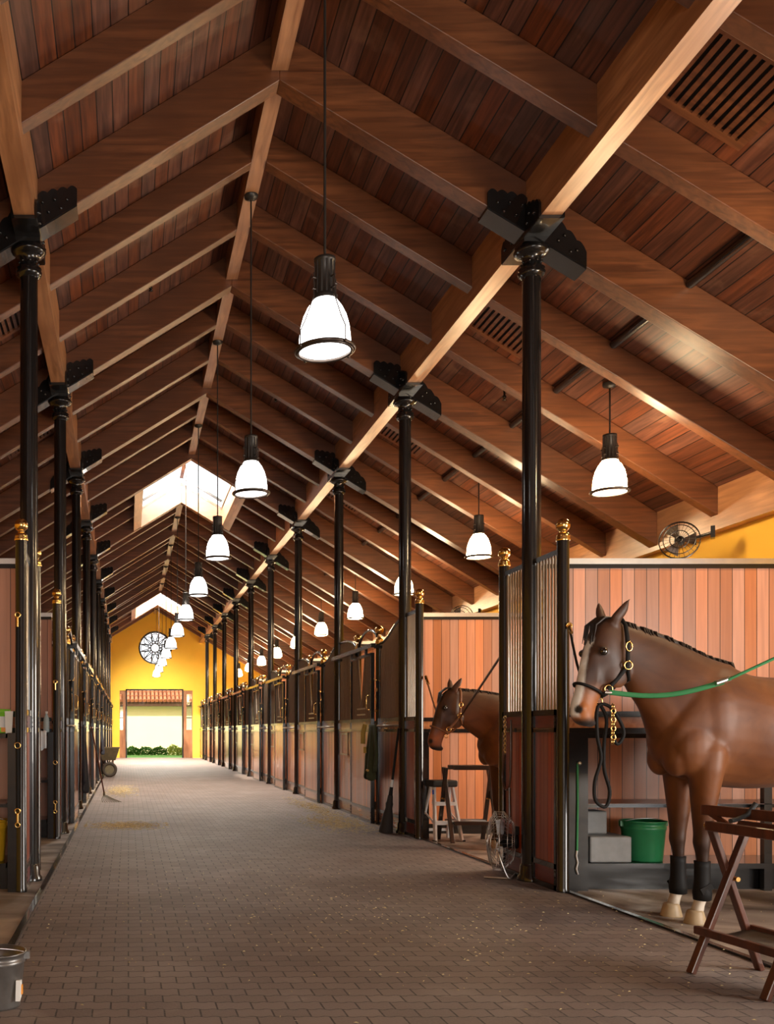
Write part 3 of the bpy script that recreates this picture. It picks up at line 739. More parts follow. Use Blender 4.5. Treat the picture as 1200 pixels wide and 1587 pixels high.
# green blanket on the first right stall
def drape(name, label, cat, loc, w_, h_, mat, trim, s):
    e = thing(name, label, cat, loc)
    m = MB(); n, q = 24, 20; vs_ = []
    for j in range(q+1):
        v = j/q; 
        for i in range(n+1):
            u = i/n; wv = w_*(.55+.45*min(1, v*1.6)); x = -s*(.03+.035*math.sin(u*17+.6)*v+.05*math.sin(PI*u)*(.4+.6*v))
            vs_.append((x, (u-.5)*wv+.01*math.sin(v*9+u*4), -v*h_*(1-.10*math.sin(u*11+1))+.01))
    m.add(vs_, [(j*(n+1)+i, j*(n+1)+i+1, (j+1)*(n+1)+i+1, (j+1)*(n+1)+i) for j in range(q) for i in range(n)], True)
    o = m.build('cloth', mat, e); sm = o.modifiers.new('solid', 'SOLIDIFY'); sm.thickness = .02
    if trim:
        MB().tube([(-s*.10, .06, .01), (-s*.13, .065, -.10), (-s*.135, .05, -.24)], .03, 8, flat=.4).tube([(-s*.135, -.06, -.28), (-s*.135, -.065, -.36)], .02, 8, flat=.4).tube([(-s*.12, -.1, -.58), (-s*.12, -.16, -.58)], .015, 8).build('lining', 'mustard_cloth', e)
    return e
drape('horse_blanket', 'dark green blanket with mustard lining on the first closed right stall', 'blanket', (XR-.12, YC(2)+.98, 1.30), .62, .66, 'green_cloth', True, 1)
drape('horse_blanket', 'dark blue cloth hanging on the first closed left stall', 'blanket', (XL+.12, YC(2)+2.55, 1.30), .6, .9, 'dark_cloth', False, -1)
drape('horse_blanket', 'dark blanket hanging far down the left stalls', 'blanket', (XL+.12, YC(5)+1.0, 1.30), .7, .6, 'dark_cloth', False, -1)
# broom leaning on the second right column
e = thing('broom', 'black bristled broom leaning against the second right column', 'broom', (3.10, 11.75, 0))
def lerp(a, b, t_): return tuple(a[i]+(b[i]-a[i])*t_ for i in range(3))
A_, B_ = (0, 0, .0), (.12, -.13, 1.26)
MB().tube([lerp(A_, B_, .50), lerp(A_, B_, 1)], .014, 10).tube([lerp(A_, B_, .26), lerp(A_, B_, .44)], [.03, .02], 10).build('handle', 'black_matt', e)
MB().tube([lerp(A_, B_, .43), lerp(A_, B_, .51)], .018, 10).build('collar', 'paper', e)
m = MB().tube([(0, 0, .005), lerp(A_, B_, .16), lerp(A_, B_, .24), lerp(A_, B_, .28), lerp(A_, B_, .30), lerp(A_, B_, .36)], [.085, .062, .04, .045, .036, .03], 14)
m.build('bristles', 'bristle', e)
# pitchfork / rake leaning left
e = thing('rake', 'long handled rake leaning against the left stalls', 'rake', (-.42, 16.9, 0))
MB().tube([(0, 0, .16), (-.24, .55, 1.3)], .014, 8).build('handle', 'stand_wood', e)
m = MB().tube([(0, 0, .16), (.0, -.02, .10)], .02, 8)
for i in range(9):
    q = (i-4)/4; m.tube([(.0, 0, .13), (q*.10+.06, -.10, .06), (q*.16+.14, -.22, .012)], .006, 6)
m.build('head', 'rust_paint', e)
# wheelbarrow far left
e = thing('wheelbarrow', 'wheelbarrow parked against the far left stalls', 'wheelbarrow', (-.50, 26.0, 0))
MB().ring((0, 0, .2), .16, .045, 28, 10, 'y').build('tyre', 'tyre', e)
MB().lathe([(.13, -.02), (.13, .02)], (0, 0, .2), 24, 'y').build('wheel_disc', 'rust_paint', e)
m = MB(); 
a = [(-.20, .1, .45), (.15, .1, .45), (.15, 1.0, .5), (-.20, 1.0, .5)]; b_ = [(-.28, -.05, .78), (.26, -.05, .78), (.26, 1.25, .78), (-.28, 1.25, .78)]
m.add(a+b_, [(0, 1, 2, 3), (0, 4, 5, 1), (1, 5, 6, 2), (2, 6, 7, 3), (3, 7, 4, 0)]); o = m.build('tray', 'rust_paint', e); sm = o.modifiers.new('solid', 'SOLIDIFY'); sm.thickness = .01
MB().tube([(-.08, 0, .2), (-.2, .6, .44), (-.26, 1.7, .68)], .018, 8).tube([(.08, 0, .2), (.08, .6, .44), (.14, 1.7, .68)], .018, 8).build('handle', 'stand_wood', e)
MB().tube([(-.2, .8, .46), (-.2, .85, .0), (-.2, 1.05, .0), (-.2, 1.0, .5)], .014, 8).tube([(.08, .8, .46), (.08, .85, .0), (.08, 1.05, .0), (.08, 1.0, .5)], .014, 8).build('leg', 'rust_paint', e)
# ================================================================== STEP LADDER
e = thing('step_ladder', 'white aluminium step ladder with black top in the second right bay', 'step ladder', (3.52, 10.95, 0), .12)
for i, sx in enumerate((-1, 1)):
    MB().bar((sx*.155, -.17, .0), (sx*.105, -.02, .62), .022, .055, (0, 1, 0)).build('front_rail', 'aluminium', e)
    MB().bar((sx*.17, .22, .0), (sx*.11, .04, .62), .02, .035, (0, 1, 0)).build('rear_rail', 'aluminium', e)
MB().box(-.145, .145, -.15, -.05, .20, .225).box(-.145, .145, -.154, -.146, .185, .225).build('step', 'aluminium', e)
MB().box(-.125, .125, -.10, -.01, .41, .435).box(-.125, .125, -.104, -.096, .395, .435).build('step', 'aluminium', e)
MB().box(-.145, .145, -.10, .13, .60, .675).build('top_tray', 'dark_rubber', e, bevel=.02)
MB().bar((-.15, .19, .1), (.15, .19, .1), .015, .03).bar((-.14, -.12, .2), (-.15, .15, .32), .008, .02).bar((.14, -.12, .2), (.15, .15, .32), .008, .02).build('brace', 'aluminium', e)
MB().box(-.18, -.15, -.2, -.14, 0, .02).box(.15, .18, -.2, -.14, 0, .02).build('foot', 'dark_rubber', e)
MB().box(-.152, -.132, -.085, -.08, .52, .57).build('sticker', 'blue_mark', e)
# ================================================================== FOLDING STANDS
def stand(loc, rz, L, label, hgt=.74, shelf='canvas', wood_='stand_wood'):
    """X-frames at y=0 and y=-L; feet span x"""
    e = thing('folding_stand', label, 'saddle stand', loc, rz)
    fx0, fx1, tx0, tx1 = -.20, .20, -.07, .11
    for j, y in enumerate((0, -L)):
        MB().bar((fx0, y-.0, 0), (tx1+.0, y-.0, hgt+.0), .028, .045, (0, 1, 0)).build('leg', wood_, e, bevel=.005)
        MB().bar((fx1, y+.03, 0), (tx0, y+.03, hgt), .028, .045, (0, 1, 0)).build('leg', wood_, e, bevel=.005)
    MB().bar((tx0, .05, hgt), (tx0, -L-.05, hgt), .04, .05).build('top_rail', wood_, e, bevel=.006)
    MB().bar((tx1, .05, hgt), (tx1, -L-.05, hgt), .04, .05).build('top_rail', wood_, e, bevel=.006)
    n = 10; vs_ = []
    for i in range(n+1):
        t_ = i/n; x = -.15+.30*t_; z = .22-.03*math.sin(PI*t_)
        vs_ += [(x, .03, z), (x, -L-.03, z)]
    o = MB().add(vs_, [(2*i, 2*i+1, 2*i+3, 2*i+2) for i in range(n)], True).build('shelf_sling', shelf, e)
    sm = o.modifiers.new('solid', 'SOLIDIFY'); sm.thickness = .02
    MB().bar((-.15, .03, .215), (-.15, -L-.03, .215), .03, .04).bar((.15, .03, .215), (.15, -L-.03, .215), .03, .04).build('lower_rail', wood_, e, bevel=.004)
    m = MB()
    for y in (0, -L): m.tube([(.035, y-.03, .475), (.035, y+.05, .475)], .012, 10)
    for x in (tx0, tx1): m.tube([(x, .052, hgt), (x, .06, hgt)], .018, 10)
    m.build('brass_bolt', 'brass', e)
    return e
s1 = stand((3.04, 4.95, 0), .10, .50, 'dark wooden folding saddle stand in the foreground at the right edge')
MB().bar((.10, .32, .80), (.16, -.36, .80), .03, .055).bar((.10, .30, .80), (.11, .06, .70), .02, .03).build('back_rail', 'stand_wood', s1, bevel=.005)
MB().tube([(.0, -.02, .77), (.05, -.0, .775), (.11, .0, .80), (.14, -.02, .86)], .012, 8).build('rubber_tie', 'dark_rubber', s1)
s2 = stand((3.56, 10.86, 0), -PI/2, -.50, 'dark folding saddle stand in front of the step ladder', .82, 'grey_plastic', 'dark_bronze')
s2.location = (4.03, 10.82, 0); s2.rotation_euler = (0, 0, -PI/2+PI)
# ================================================================== FLOOR FAN
e = thing('floor_fan', 'round steel floor fan standing by the nearest right column', 'fan', (3.19, 8.30, 0), math.radians(62))
# axis along local y
m = MB()
for R_, yy in ((.25, .0), (.25, .07), (.2, -.055), (.13, -.085), (.07, -.095), (.2, .10), (.12, .12)): m.ring((0, yy, .29), R_, .003, 40, 6, 'y')
for i in range(36):
    a = 2*PI*i/36; c, s_ = math.cos(a), math.sin(a)
    m.tube([(.06*c, -.097, .29+.06*s_), (.16*c, -.078, .29+.16*s_), (.25*c, 0, .29+.25*s_), (.25*c, .07, .29+.25*s_), (.16*c, .112, .29+.16*s_), (.05*c, .125, .29+.05*s_)], .0018, 5, cap=False)
m.build('guard', 'steel', e)
for q in range(4):
    m = MB(); a0 = q*PI/2; vs_ = []
    for i in range(9):
        t_ = i/8; r_ = .05+.17*t_; 
        for j, dd in enumerate((-.3-.28*t_, .3+.28*t_)):
            vs_.append((r_*math.cos(a0+dd), .02+(.03 if j else -.02), .29+r_*math.sin(a0+dd)))
    m.add(vs_, [(2*i, 2*i+1, 2*i+3, 2*i+2) for i in range(8)], True); o = m.build('blade', 'aluminium', e); sm = o.modifiers.new('solid', 'SOLIDIFY'); sm.thickness = .003
MB().lathe([(0, -.13), (.05, -.125), (.06, -.11), (.06, .0), (.03, .01), (.03, .05), (0, .06)], (0, 0, .29), 20, 'y').box(-.04, .04, -.15, -.10, .35, .42).build('motor', 'black_matt', e)
MB().tube(smooth([(-.25, 0, .22), (-.275, 0, .20), (-.285, -.06, .04), (-.27, -.09, .012), (-.2, -.09, .012), (.2, -.09, .012), (.27, -.09, .012), (.285, -.06, .04), (.275, 0, .20), (.25, 0, .22)]), .009, 10).tube([(-.27, -.09, .012), (-.27, .12, .010)], .009, 8).tube([(.27, -.09, .012), (.27, .12, .010)], .009, 8).build('base_tube', 'steel', e)
MB().tube([(.02+.06*math.cos(a), -.16+.01*math.sin(3*a), .14+.045*math.sin(a)) for a in [i*PI/8 for i in range(34)]], .006, 6).build('power_cord', 'dark_rubber', e)
# ================================================================== WALL FANS, VENTS, PIPE, SPOTS
def wall_fan(loc, label):
    e = thing('wall_fan', label, 'fan', loc, math.radians(-30), 'wall fans under the right eaves')
    m = MB()
    for R_, yy in ((.19, 0), (.19, .05), (.15, -.04), (.09, -.055), (.03, -.06)): m.ring((0, yy, 0), R_, .005, 32, 6, 'y')
    for i in range(24):
        a = 2*PI*i/24; m.tube([(.03*math.cos(a), -.06, .03*math.sin(a)), (.12*math.cos(a), -.05, .12*math.sin(a)), (.19*math.cos(a), 0, .19*math.sin(a)), (.19*math.cos(a), .05, .19*math.sin(a))], .002, 5, cap=False)
    m.build('guard', 'black_metal', e)
    for q in range(3):
        a0 = q*2*PI/3; m = MB(); vs_ = []
        for i in range(7):
            r_ = .03+.14*i/6
            for j, dd in enumerate((-.45, .45)): vs_.append((r_*math.cos(a0+dd), (.02 if j else -.02), r_*math.sin(a0+dd)))
        m.add(vs_, [(2*i, 2*i+1, 2*i+3, 2*i+2) for i in range(6)], True); m.build('blade', 'dark_bronze', e)
    MB().lathe([(0, .0), (.04, .005), (.05, .03), (.05, .12), (.0, .14)], n=16, axis='y').build('motor', 'black_matt', e)
    MB().tube([(0, .1, 0), (.14, .14, .03), (.30, .06, .06)], .018, 8).box(.28, .32, 0, .12, 0, .12).build('wall_arm', 'black_metal', e)
    return e
fw = wall_fan((5.76, 10.2, 3.22), 'black wall fan beneath the eaves above the front horse')
dup(fw, (5.80, 17.0, 3.22), 'black wall fan beneath the eaves above the second horse bay')
def vent(x, y, s, label):
    ang = math.atan(M)*s
    e = thing('roof_vent', label, 'vent', (x, y, zdeck(x)-.012), 0, 'slatted vents in the roof boards'); e.rotation_euler = (0, ang, 0)
    MB().box(-.36, -.30, -.36, .36, -.02, .01).box(.30, .36, -.36, .36, -.02, .01).box(-.3, .3, -.36, -.30, -.02, .01).box(-.3, .3, .30, .36, -.02, .01).build('frame', 'beam_x', e)
    MB().box(-.30, .30, -.30, .30, .001, .008).build('backing', 'black_matt', e)
    m = MB()
    for i in range(10): m.box(-.30+.06*i+.008, -.30+.06*i+.042, -.30, .30, -.018, 0)
    m.build('slat', 'beam_x', e)
    return e
v1 = v2 = None
for k in range(0, 9):
    y = YC(k)+1.85
    l1 = 'slatted roof vent %s along the right side of the roof' % ORD[k]; l2 = 'slatted roof vent %s along the left side of the roof' % ORD[k]
    if v1 is None: v1 = vent(3.80, y, 1, l1); v2 = vent(2*R-3.80, y, -1, l2)
    else: dup(v1, (3.80, y, zdeck(3.8)-.012), l1); dup(v2, (2*R-3.8, y, zdeck(3.8)-.012), l2)
e = thing('ceiling_pipe', 'black pipe running under the boards of the right roof slope', 'pipe', (4.55, 0, 4.845))
segs = []; rows = sorted([(YC(k)+j*SP/3, .10 if j == 0 else .075) for k in range(-1, 12) for j in range(3)])
for (a, ha), (b, hb) in zip(rows[:-1], rows[1:]):
    if b < YEND-.2 and a > 3: MB().tube([(0, a+ha, -.0), (0, b-hb, 0)], .04, 14).build('pipe_length', 'black_metal', e)
first = None
def spot(x, y, z, label):
    e = thing('sprinkler_head', label, 'sprinkler', (x, y, z), 0, 'small sprinklers under the roof boards')
    MB().lathe([(.03, 0), (.03, -.015), (.012, -.02), (.012, -.11), (.02, -.12), (.022, -.14), (.008, -.15), (.026, -.165), (.0, -.168)], n=12).build('fitting', 'rail_metal', e)
    return e
for k in range(1, 9):
    for x, side in ((.25, 'left'), (2.2, 'right'), (4.2, 'outer right')):
        y = YC(k)+2.9; z = zdeck(x)-.002; lab = 'small sprinkler on the %s roof slope, %s in line' % (side, ORD[k-1])
        if first is None: first = spot(x, y, z, lab)
        else: dup(first, (x, y, z), lab)
# ================================================================== HORSES
def loft_pairs(mb, pairs, n=20, power=1.0):
    """pairs: ((x,z) top, (x,z) bottom, half width, y centre)"""
    vs_ = []
    for a, b, hw, yc in pairs:
        a = Vector((a[0], yc, a[1])); b = Vector((b[0], yc, b[1])); c = (a+b)/2; h = (a-b)/2
        for k in range(n):
            t_ = 2*PI*k/n; cs, sn = math.cos(t_), math.sin(t_)
            vs_.append(c+h*cs+Vector((0, hw*math.copysign(abs(sn)**power, sn), 0)))
    m = len(pairs); fs = [(i*n+k, i*n+(k+1) % n, (i+1)*n+(k+1) % n, (i+1)*n+k) for i in range(m-1) for k in range(n)]
    mb.add(vs_, fs+[tuple(range(n))[::-1], tuple(range((m-1)*n, m*n))], True)
def spline(pairs, sub=4):
    """Catmull-Rom through the section list"""
    flat = [[p[0][0], p[0][1], p[1][0], p[1][1], p[2], p[3]] for p in pairs]; out = []
    for i in range(len(flat)-1):
        p0 = flat[max(0, i-1)]; p1 = flat[i]; p2 = flat[i+1]; p3 = flat[min(len(flat)-1, i+2)]
        for j in range(sub):
            t_ = j/sub
            q = [.5*((2*b)+(-a+c)*t_+(2*a-5*b+4*c-d)*t_*t_+(-a+3*b-3*c+d)*t_**3) for a, b, c, d in zip(p0, p1, p2, p3)]
            out.append(q)
    out.append(flat[-1])
    return [((q[0], q[1]), (q[2], q[3]), max(q[4], .004), q[5]) for q in out]
BODY = [((-.93, 1.36), (-.90, 1.16), .07, 0), ((-.86, 1.50), (-.84, 1.00), .20, 0), ((-.68, 1.60), (-.66, .92), .275, 0), ((-.45, 1.63), (-.42, .90), .29, 0), ((-.15, 1.575), (-.12, .865), .30, 0),
        ((.12, 1.585), (.12, .85), .285, 0), ((.28, 1.645), (.30, .86), .25, 0), ((.40, 1.655), (.44, .88), .235, 0), ((.54, 1.60), (.60, .93), .215, 0), ((.64, 1.46), (.72, 1.02), .175, 0), ((.72, 1.32), (.775, 1.13), .09, 0)]
NECK1 = [((.25, 1.655), (.62, .98), .19, 0), ((.40, 1.70), (.76, 1.14), .17, 0), ((.54, 1.765), (.81, 1.27), .135, 0), ((.68, 1.825), (.85, 1.37), .105, 0), ((.82, 1.875), (.905, 1.45), .088, 0), ((.94, 1.915), (.95, 1.53), .08, 0), ((1.03, 1.93), (1.0, 1.62), .075, 0)]
NECK2 = [((.25, 1.655), (.55, .96), .19, 0), ((.40, 1.69), (.64, 1.08), .17, 0), ((.54, 1.72), (.74, 1.20), .135, 0), ((.68, 1.745), (.83, 1.27), .105, 0), ((.82, 1.765), (.91, 1.33), .088, 0), ((.94, 1.775), (.965, 1.39), .08, 0), ((1.03, 1.78), (1.0, 1.47), .075, 0)]
HEAD = [((1.0, 1.94), (.95, 1.74), .055, 0), ((1.08, 1.95), (.97, 1.68), .078, 0), ((1.165, 1.895), (.975, 1.61), .098, 0), ((1.215, 1.80), (.985, 1.56), .102, 0), ((1.25, 1.70), (1.02, 1.52), .083, 0),
        ((1.28, 1.59), (1.10, 1.48), .064, 0), ((1.305, 1.49), (1.155, 1.41), .055, 0), ((1.33, 1.41), (1.18, 1.34), .058, 0), ((1.338, 1.35), (1.19, 1.285), .06, 0), ((1.325, 1.305), (1.205, 1.258), .05, 0), ((1.295, 1.27), (1.235, 1.252), .025, 0)]
def sm_(a, b, x): t_ = min(1, max(0, (x-a)/(b-a))); return t_*t_*(3-2*t_)
def mixc(a, b, f): return tuple(a[i]*(1-f)+b[i]*f for i in range(3))
def horse(name, label, loc, rz, scale, neck, hdz, head_yaw, blaze, cols, near_fwd=0.0):
    root = thing(name, label, 'horse', loc, rz); root.scale = (scale,)*3
    mb = MB(); loft_pairs(mb, spline(BODY), 28); loft_pairs(mb, spline(neck), 24)
    hy = Matrix.Translation((.98, 0, 0)) @ Matrix.Rotation(head_yaw, 4, 'Z') @ Matrix.Translation((-.98, 0, 0))
    def H(p): return hy @ Vector((p[0], p[1], p[2]+hdz))
    hb = MB(); loft_pairs(hb, spline([((a[0], a[1]), (b[0], b[1]), h, y) for a, b, h, y in HEAD]), 24, .85)
    for s in (-1, 1):
        hb.ball((1.055, s*.066, 1.60), .092, 16, (1.05, .40, 1.15))          # cheek
        hb.ball((1.175, s*.082, 1.735), .032, 12, (1.0, .75, .7))           # brow
        hb.ball((1.20, s*.060, 1.60), .05, 12, (.45, .3, 2.0))            # facial crest
        hb.ball((1.288, s*.040, 1.365), .037, 12, (.9, .8, 1.1))            # nostril flare
        # ear
        tip = (.985, s*.10, 2.065) if s > 0 else (1.06, s*.10, 2.07)
        hb.tube([(1.055, s*.055, 1.90), (1.06, s*.062, 1.94), (tip[0]*.5+1.06*.5, s*.080, 1.995), (tip[0]*.8+1.06*.2, s*.09, 2.04), tip], [.030, .040, .036, .022, .005], 12, flat=.62, upv=(1, 0, .2))
    hb.ball((1.20, 0, 1.275), .04, 12, (1, .9, .7))
    mb.add([H(p) for p in hb.v], hb.f, True)
    mb.ball((.56, .13, 1.12), .17, 16, (.85, .62, 1.15)).ball((.56, -.13, 1.12), .17, 16, (.85, .62, 1.15))   # shoulders
    mb.ball((.42, .15, 1.28), .19, 16, (.8, .5, 1.3)).ball((.42, -.15, 1.28), .19, 16, (.8, .5, 1.3))
    mb.ball((-.62, .15, 1.18), .24, 16, (1, .62, 1.35)).ball((-.62, -.15, 1.18), .24, 16, (1, .62, 1.35))
    mb.ball((.66, .085, 1.05), .10, 12, (.8, .9, 1.2)).ball((.66, -.085, 1.05), .10, 12, (.8, .9, 1.2))
    for s in (-1, 1):
        dx = near_fwd if s > 0 else 0
        P = [(.46, .09, 1.34), (.47, .115, 1.20), (.485, .13, 1.08), (.50, .14, .98), (.505+dx*.4, .135, .84), (.51+dx*.7, .13, .68), (.515+dx, .128, .57), (.52+dx, .128, .51), (.515+dx, .128, .455), (.51+dx, .127, .36), (.51+dx, .127, .25), (.515+dx, .127, .19), (.535+dx, .127, .13), (.55+dx, .127, .075)]
        rr = [.05, .095, .125, .118, .095, .073, .057, .057, .045, .036, .036, .046, .038, .045]
        mb.tube([(x, s*y, z) for x, y, z in P], rr, 16, flat=.86, upv=(0, 1, 0))
        P = [(-.60, .17, 1.20), (-.58, .17, 1.02), (-.60, .16, .88), (-.70, .15, .73), (-.78, .14, .62), (-.80, .14, .54), (-.77, .14, .45), (-.75, .14, .33), (-.74, .14, .24), (-.73, .14, .19), (-.70, .14, .13), (-.68, .14, .075)]
        rr = [.22, .19, .15, .095, .07, .062, .05, .040, .040, .05, .042, .048]
        mb.tube([(x, s*y, z) for x, y, z in P], rr, 16, flat=.8, upv=(0, 1, 0))
    tmp = mb.build('tmp', 'horse_coat')
    rm = tmp.modifiers.new('r', 'REMESH'); rm.mode = 'VOXEL'; rm.voxel_size = .0125
    sm = tmp.modifiers.new('s', 'SMOOTH'); sm.factor = .5; sm.iterations = 7
    dg = bpy.context.evaluated_depsgraph_get(); me = bpy.data.meshes.new_from_object(tmp.evaluated_get(dg)); me.name = 'body'
    bpy.data.objects.remove(tmp)
    me.polygons.foreach_set('use_smooth', [True]*len(me.polygons))
    ca = me.color_attributes.new('coat', 'FLOAT_COLOR', 'POINT')
    base, dark, muz = cols; hyi = hy.inverted(); rnd = random.Random(2)
    out = []
    for v in me.vertices:
        p = v.co; n = v.normal; c = base
        c = mixc(c, dark, .62*sm_(1.3, 1.75, p.z)*sm_(.05, .45, p.x)*(1-.5*sm_(.3, .9, abs(p.y)/.2)))
        c = mixc(c, dark, .9*(1-sm_(.45, .85, p.z)))
        q = hyi @ p; q = Vector((q.x, q.y, q.z-hdz)); nh = hyi.to_3x3() @ n
        axis = q.x*.36-q.z*.93
        if q.x > .95 and q.z > 1.24 and p.x > .93:
            inh = sm_(.95, 1.06, q.x+ (.0 if q.z > 1.7 else .1))
            c = mixc(c, mixc(base, dark, .72), inh*.95)
            c = mixc(c, muz, inh*sm_(1.62, 1.42, q.z) if False else inh*(1-sm_(1.40, 1.56, q.z)))
            c = mixc(c, (.025, .015, .012), inh*(1-sm_(1.272, 1.325, q.z+.10*(q.x-1.30))))
            if blaze:
                wd = .017+.014*(1-sm_(1.35, 1.8, q.z))+.012*sm_(1.74, 1.80, q.z)
                f_ = (1-sm_(wd, wd+.014, abs(q.y-.004)))*sm_(.1, .35, nh.x)*sm_(1.30, 1.335, q.z)*(1-sm_(1.79, 1.83, q.z))
                c = mixc(c, (1, .98, .93), f_*inh)
            d = (Vector((1.178, .100, 1.727))-Vector((q.x, abs(q.y), q.z))).length
            c = mixc(c, (.012, .008, .006), .9*(1-sm_(.026, .042, d)))
            d = (Vector((1.325, .045, 1.36))-Vector((q.x, abs(q.y), q.z))).length
            c = mixc(c, (.015, .01, .008), 1-sm_(.020, .034, d))
        if p.z < .20: c = mixc(c, (.75, .68, .58), 1-sm_(.165, .19, p.z)) if blaze else c
        out += [*c, 1]
    ca.data.foreach_set('color', out)
    me.materials.clear(); me.materials.append(MATS['horse_coat'])
    bo = bpy.data.objects.new('body', me); C.objects.link(bo); bo.parent = root
    # hooves
    for s in (-1, 1):
        for hx, hyy in ((.555+(near_fwd if s > 0 else 0), s*.127), (-.67, s*.14)):
            MB().lathe([(.0, 0), (.067, 0), (.066, .012), (.05, .078), (.044, .09), (0, .092)], (hx+.005, hyy, 0), 22, cap=False).build('hoof', 'hoof', root)
    # eyes
    for s in (-1, 1):
        o = MB().ball(H((1.178, s*.098, 1.727)), .025, 14, (1, .8, 1)).build('eye', 'horse_eye', root)
    # mane along the crest
    m = MB(); crest = [Vector((p[0][0], 0, p[0][1])) for p in spline(neck, 6)]
    rnd = random.Random(4)
    N = len(crest)
    m.tube([c+Vector((0, 0, -.006)) for c in crest], [.012+.012*math.sin(PI*min(1, .15+i/N)) for i in range(N)], 8, flat=.8)
    for i in range(130):
        t_ = rnd.uniform(0, N-1.01); a = crest[int(t_)].lerp(crest[int(t_)+1], t_ % 1); L = rnd.uniform(.04, .085)
        sd = -1 if rnd.random() < .8 else 1
        m.tube([a+Vector((0, 0, .010)), a+Vector((-.01, sd*.022, .006)), a+Vector((-.02+rnd.uniform(-.01, .01), sd*.045, -L))], [.009, .008, .002], 5)
    m.build('mane', 'mane_hair', root)
    m = MB()
    for i in range(26):
        yy = rnd.uniform(-.045, .045); L = rnd.uniform(.06, .13)
        m.tube([H((1.055, yy*.6, 1.95)), H((1.125, yy*.9, 1.95)), H((1.185+.012, yy*1.1, 1.90)), H((1.20+L*.16, yy*1.2, 1.90-L))], [.008, .009, .007, .002], 5)
    m.build('forelock', 'mane_hair', root)
    m = MB()
    for i in range(40):
        yy = rnd.uniform(-.04, .04); m.tube([(-.92, yy*.5, 1.42), (-1.0, yy, 1.33), (-1.03+rnd.uniform(-.02, .02), yy*1.5, .95), (-1.0, yy, rnd.uniform(.5, .65))], [.012, .016, .014, .004], 5)
    m.build('tail', 'mane_hair', root)
    # halter worn on the head
    def loop(a, b, hw, k=1.06, n=28):
        a = Vector((a[0], 0, a[1])); b = Vector((b[0], 0, b[1])); c = (a+b)/2; h = (a-b)/2*k
        return [H(c+h*math.cos(2*PI*i/n)+Vector((0, hw*k*math.copysign(abs(math.sin(2*PI*i/n))**.85, math.sin(2*PI*i/n)), 0))) for i in range(n)]
    strap = 'dark_webbing' if blaze else 'tan_leather'
    hl = MB(); hl.tube(loop((1.295, 1.525), (1.13, 1.45), .062, 1.10), .010, 8, closed=True).build('noseband', strap, root)
    # crown strap goes over the poll and down the cheeks
    pts = []
    for s in (1, -1):
        q = [(1.13, s*.076, 1.49), (1.075, s*.097, 1.56), (1.02, s*.118, 1.635), (1.012, s*.112, 1.74), (1.005, s*.098, 1.82), (.995, s*.072, 1.90), (.99, s*.03, 1.945)]
        pts += q if s > 0 else q[::-1]
    MB().tube([H(p) for p in pts], .014, 8, flat=.6).build('crown_strap', strap, root)
    MB().tube([H(p) for p in [(1.02, .118, 1.635), (.985, .09, 1.55), (.99, 0, 1.515), (.985, -.09, 1.55), (1.02, -.118, 1.635)]], .010, 8).tube([H(p) for p in [(1.0, 0, 1.52), (1.06, 0, 1.47), (1.12, 0, 1.44)]], .010, 8).build('throat_strap', strap, root)
    m = MB()
    for s in (1, -1):
        for p in ((1.13, s*.078, 1.49), (1.02, s*.121, 1.64)):
            c = H(p); m.tube([c+Vector((.026*math.cos(a), s*.003, .026*math.sin(a))) for a in [i*PI/7 for i in range(14)]], .0055, 6, closed=True)
        c = H((1.008, s*.112, 1.76)); m.tube([c+Vector((.02*math.cos(a), s*.006, .03*math.sin(a))) for a in [i*PI/7 for i in range(14)]], .0055, 6, closed=True)
    c = H((1.13, 0, 1.435)); m.tube([c+Vector((.018*math.cos(a), .0, -.018+.022*math.sin(a))) for a in [i*PI/7 for i in range(14)]], .005, 6, closed=True)
    m.build('halter_ring', 'brass', root)
    if blaze:
        for s in (-1, 1):
            dx = near_fwd if s > 0 else 0
            MB().lathe([(.04, .40), (.048, .40), (.046, .36), (.047, .27), (.056, .20), (.052, .155), (.043, .15)], (.514+dx, s*.127, 0), 20, cap=False).build('leg_wrap', 'black_matt', root)
            MB().bar((.48+dx, s*(.127+.05), .25), (.55+dx, s*(.127+.05), .21), .004, .04).build('wrap_strap', 'dark_webbing', root)
    return root, H
h1, H1 = horse('horse', 'brown bay horse with white blaze standing in cross ties at the right', (4.15, 6.34, 0), PI+.04, 1, NECK1, 0, .20, True, ((.17, .053, .012), (.022, .009, .005), (.40, .13, .03)))
h2, H2 = horse('horse', 'brown horse with plain face, its head reaching out of the second right bay', (4.34, 10.1, 0), PI, .93, NECK2, -.155, .02, False, ((.18, .068, .018), (.04, .016, .007), (.28, .08, .022)))
bpy.context.view_layer.update()
def W(root, H, p): return root.matrix_world @ H(p)
def rel(pts, o): return [Vector(p)-Vector(o) for p in pts]
def sag(a, b, d, n=14):
    a = Vector(a); b = Vector(b); return [a.lerp(b, i/n)-Vector((0, 0, d*math.sin(PI*i/n))) for i in range(n+1)]
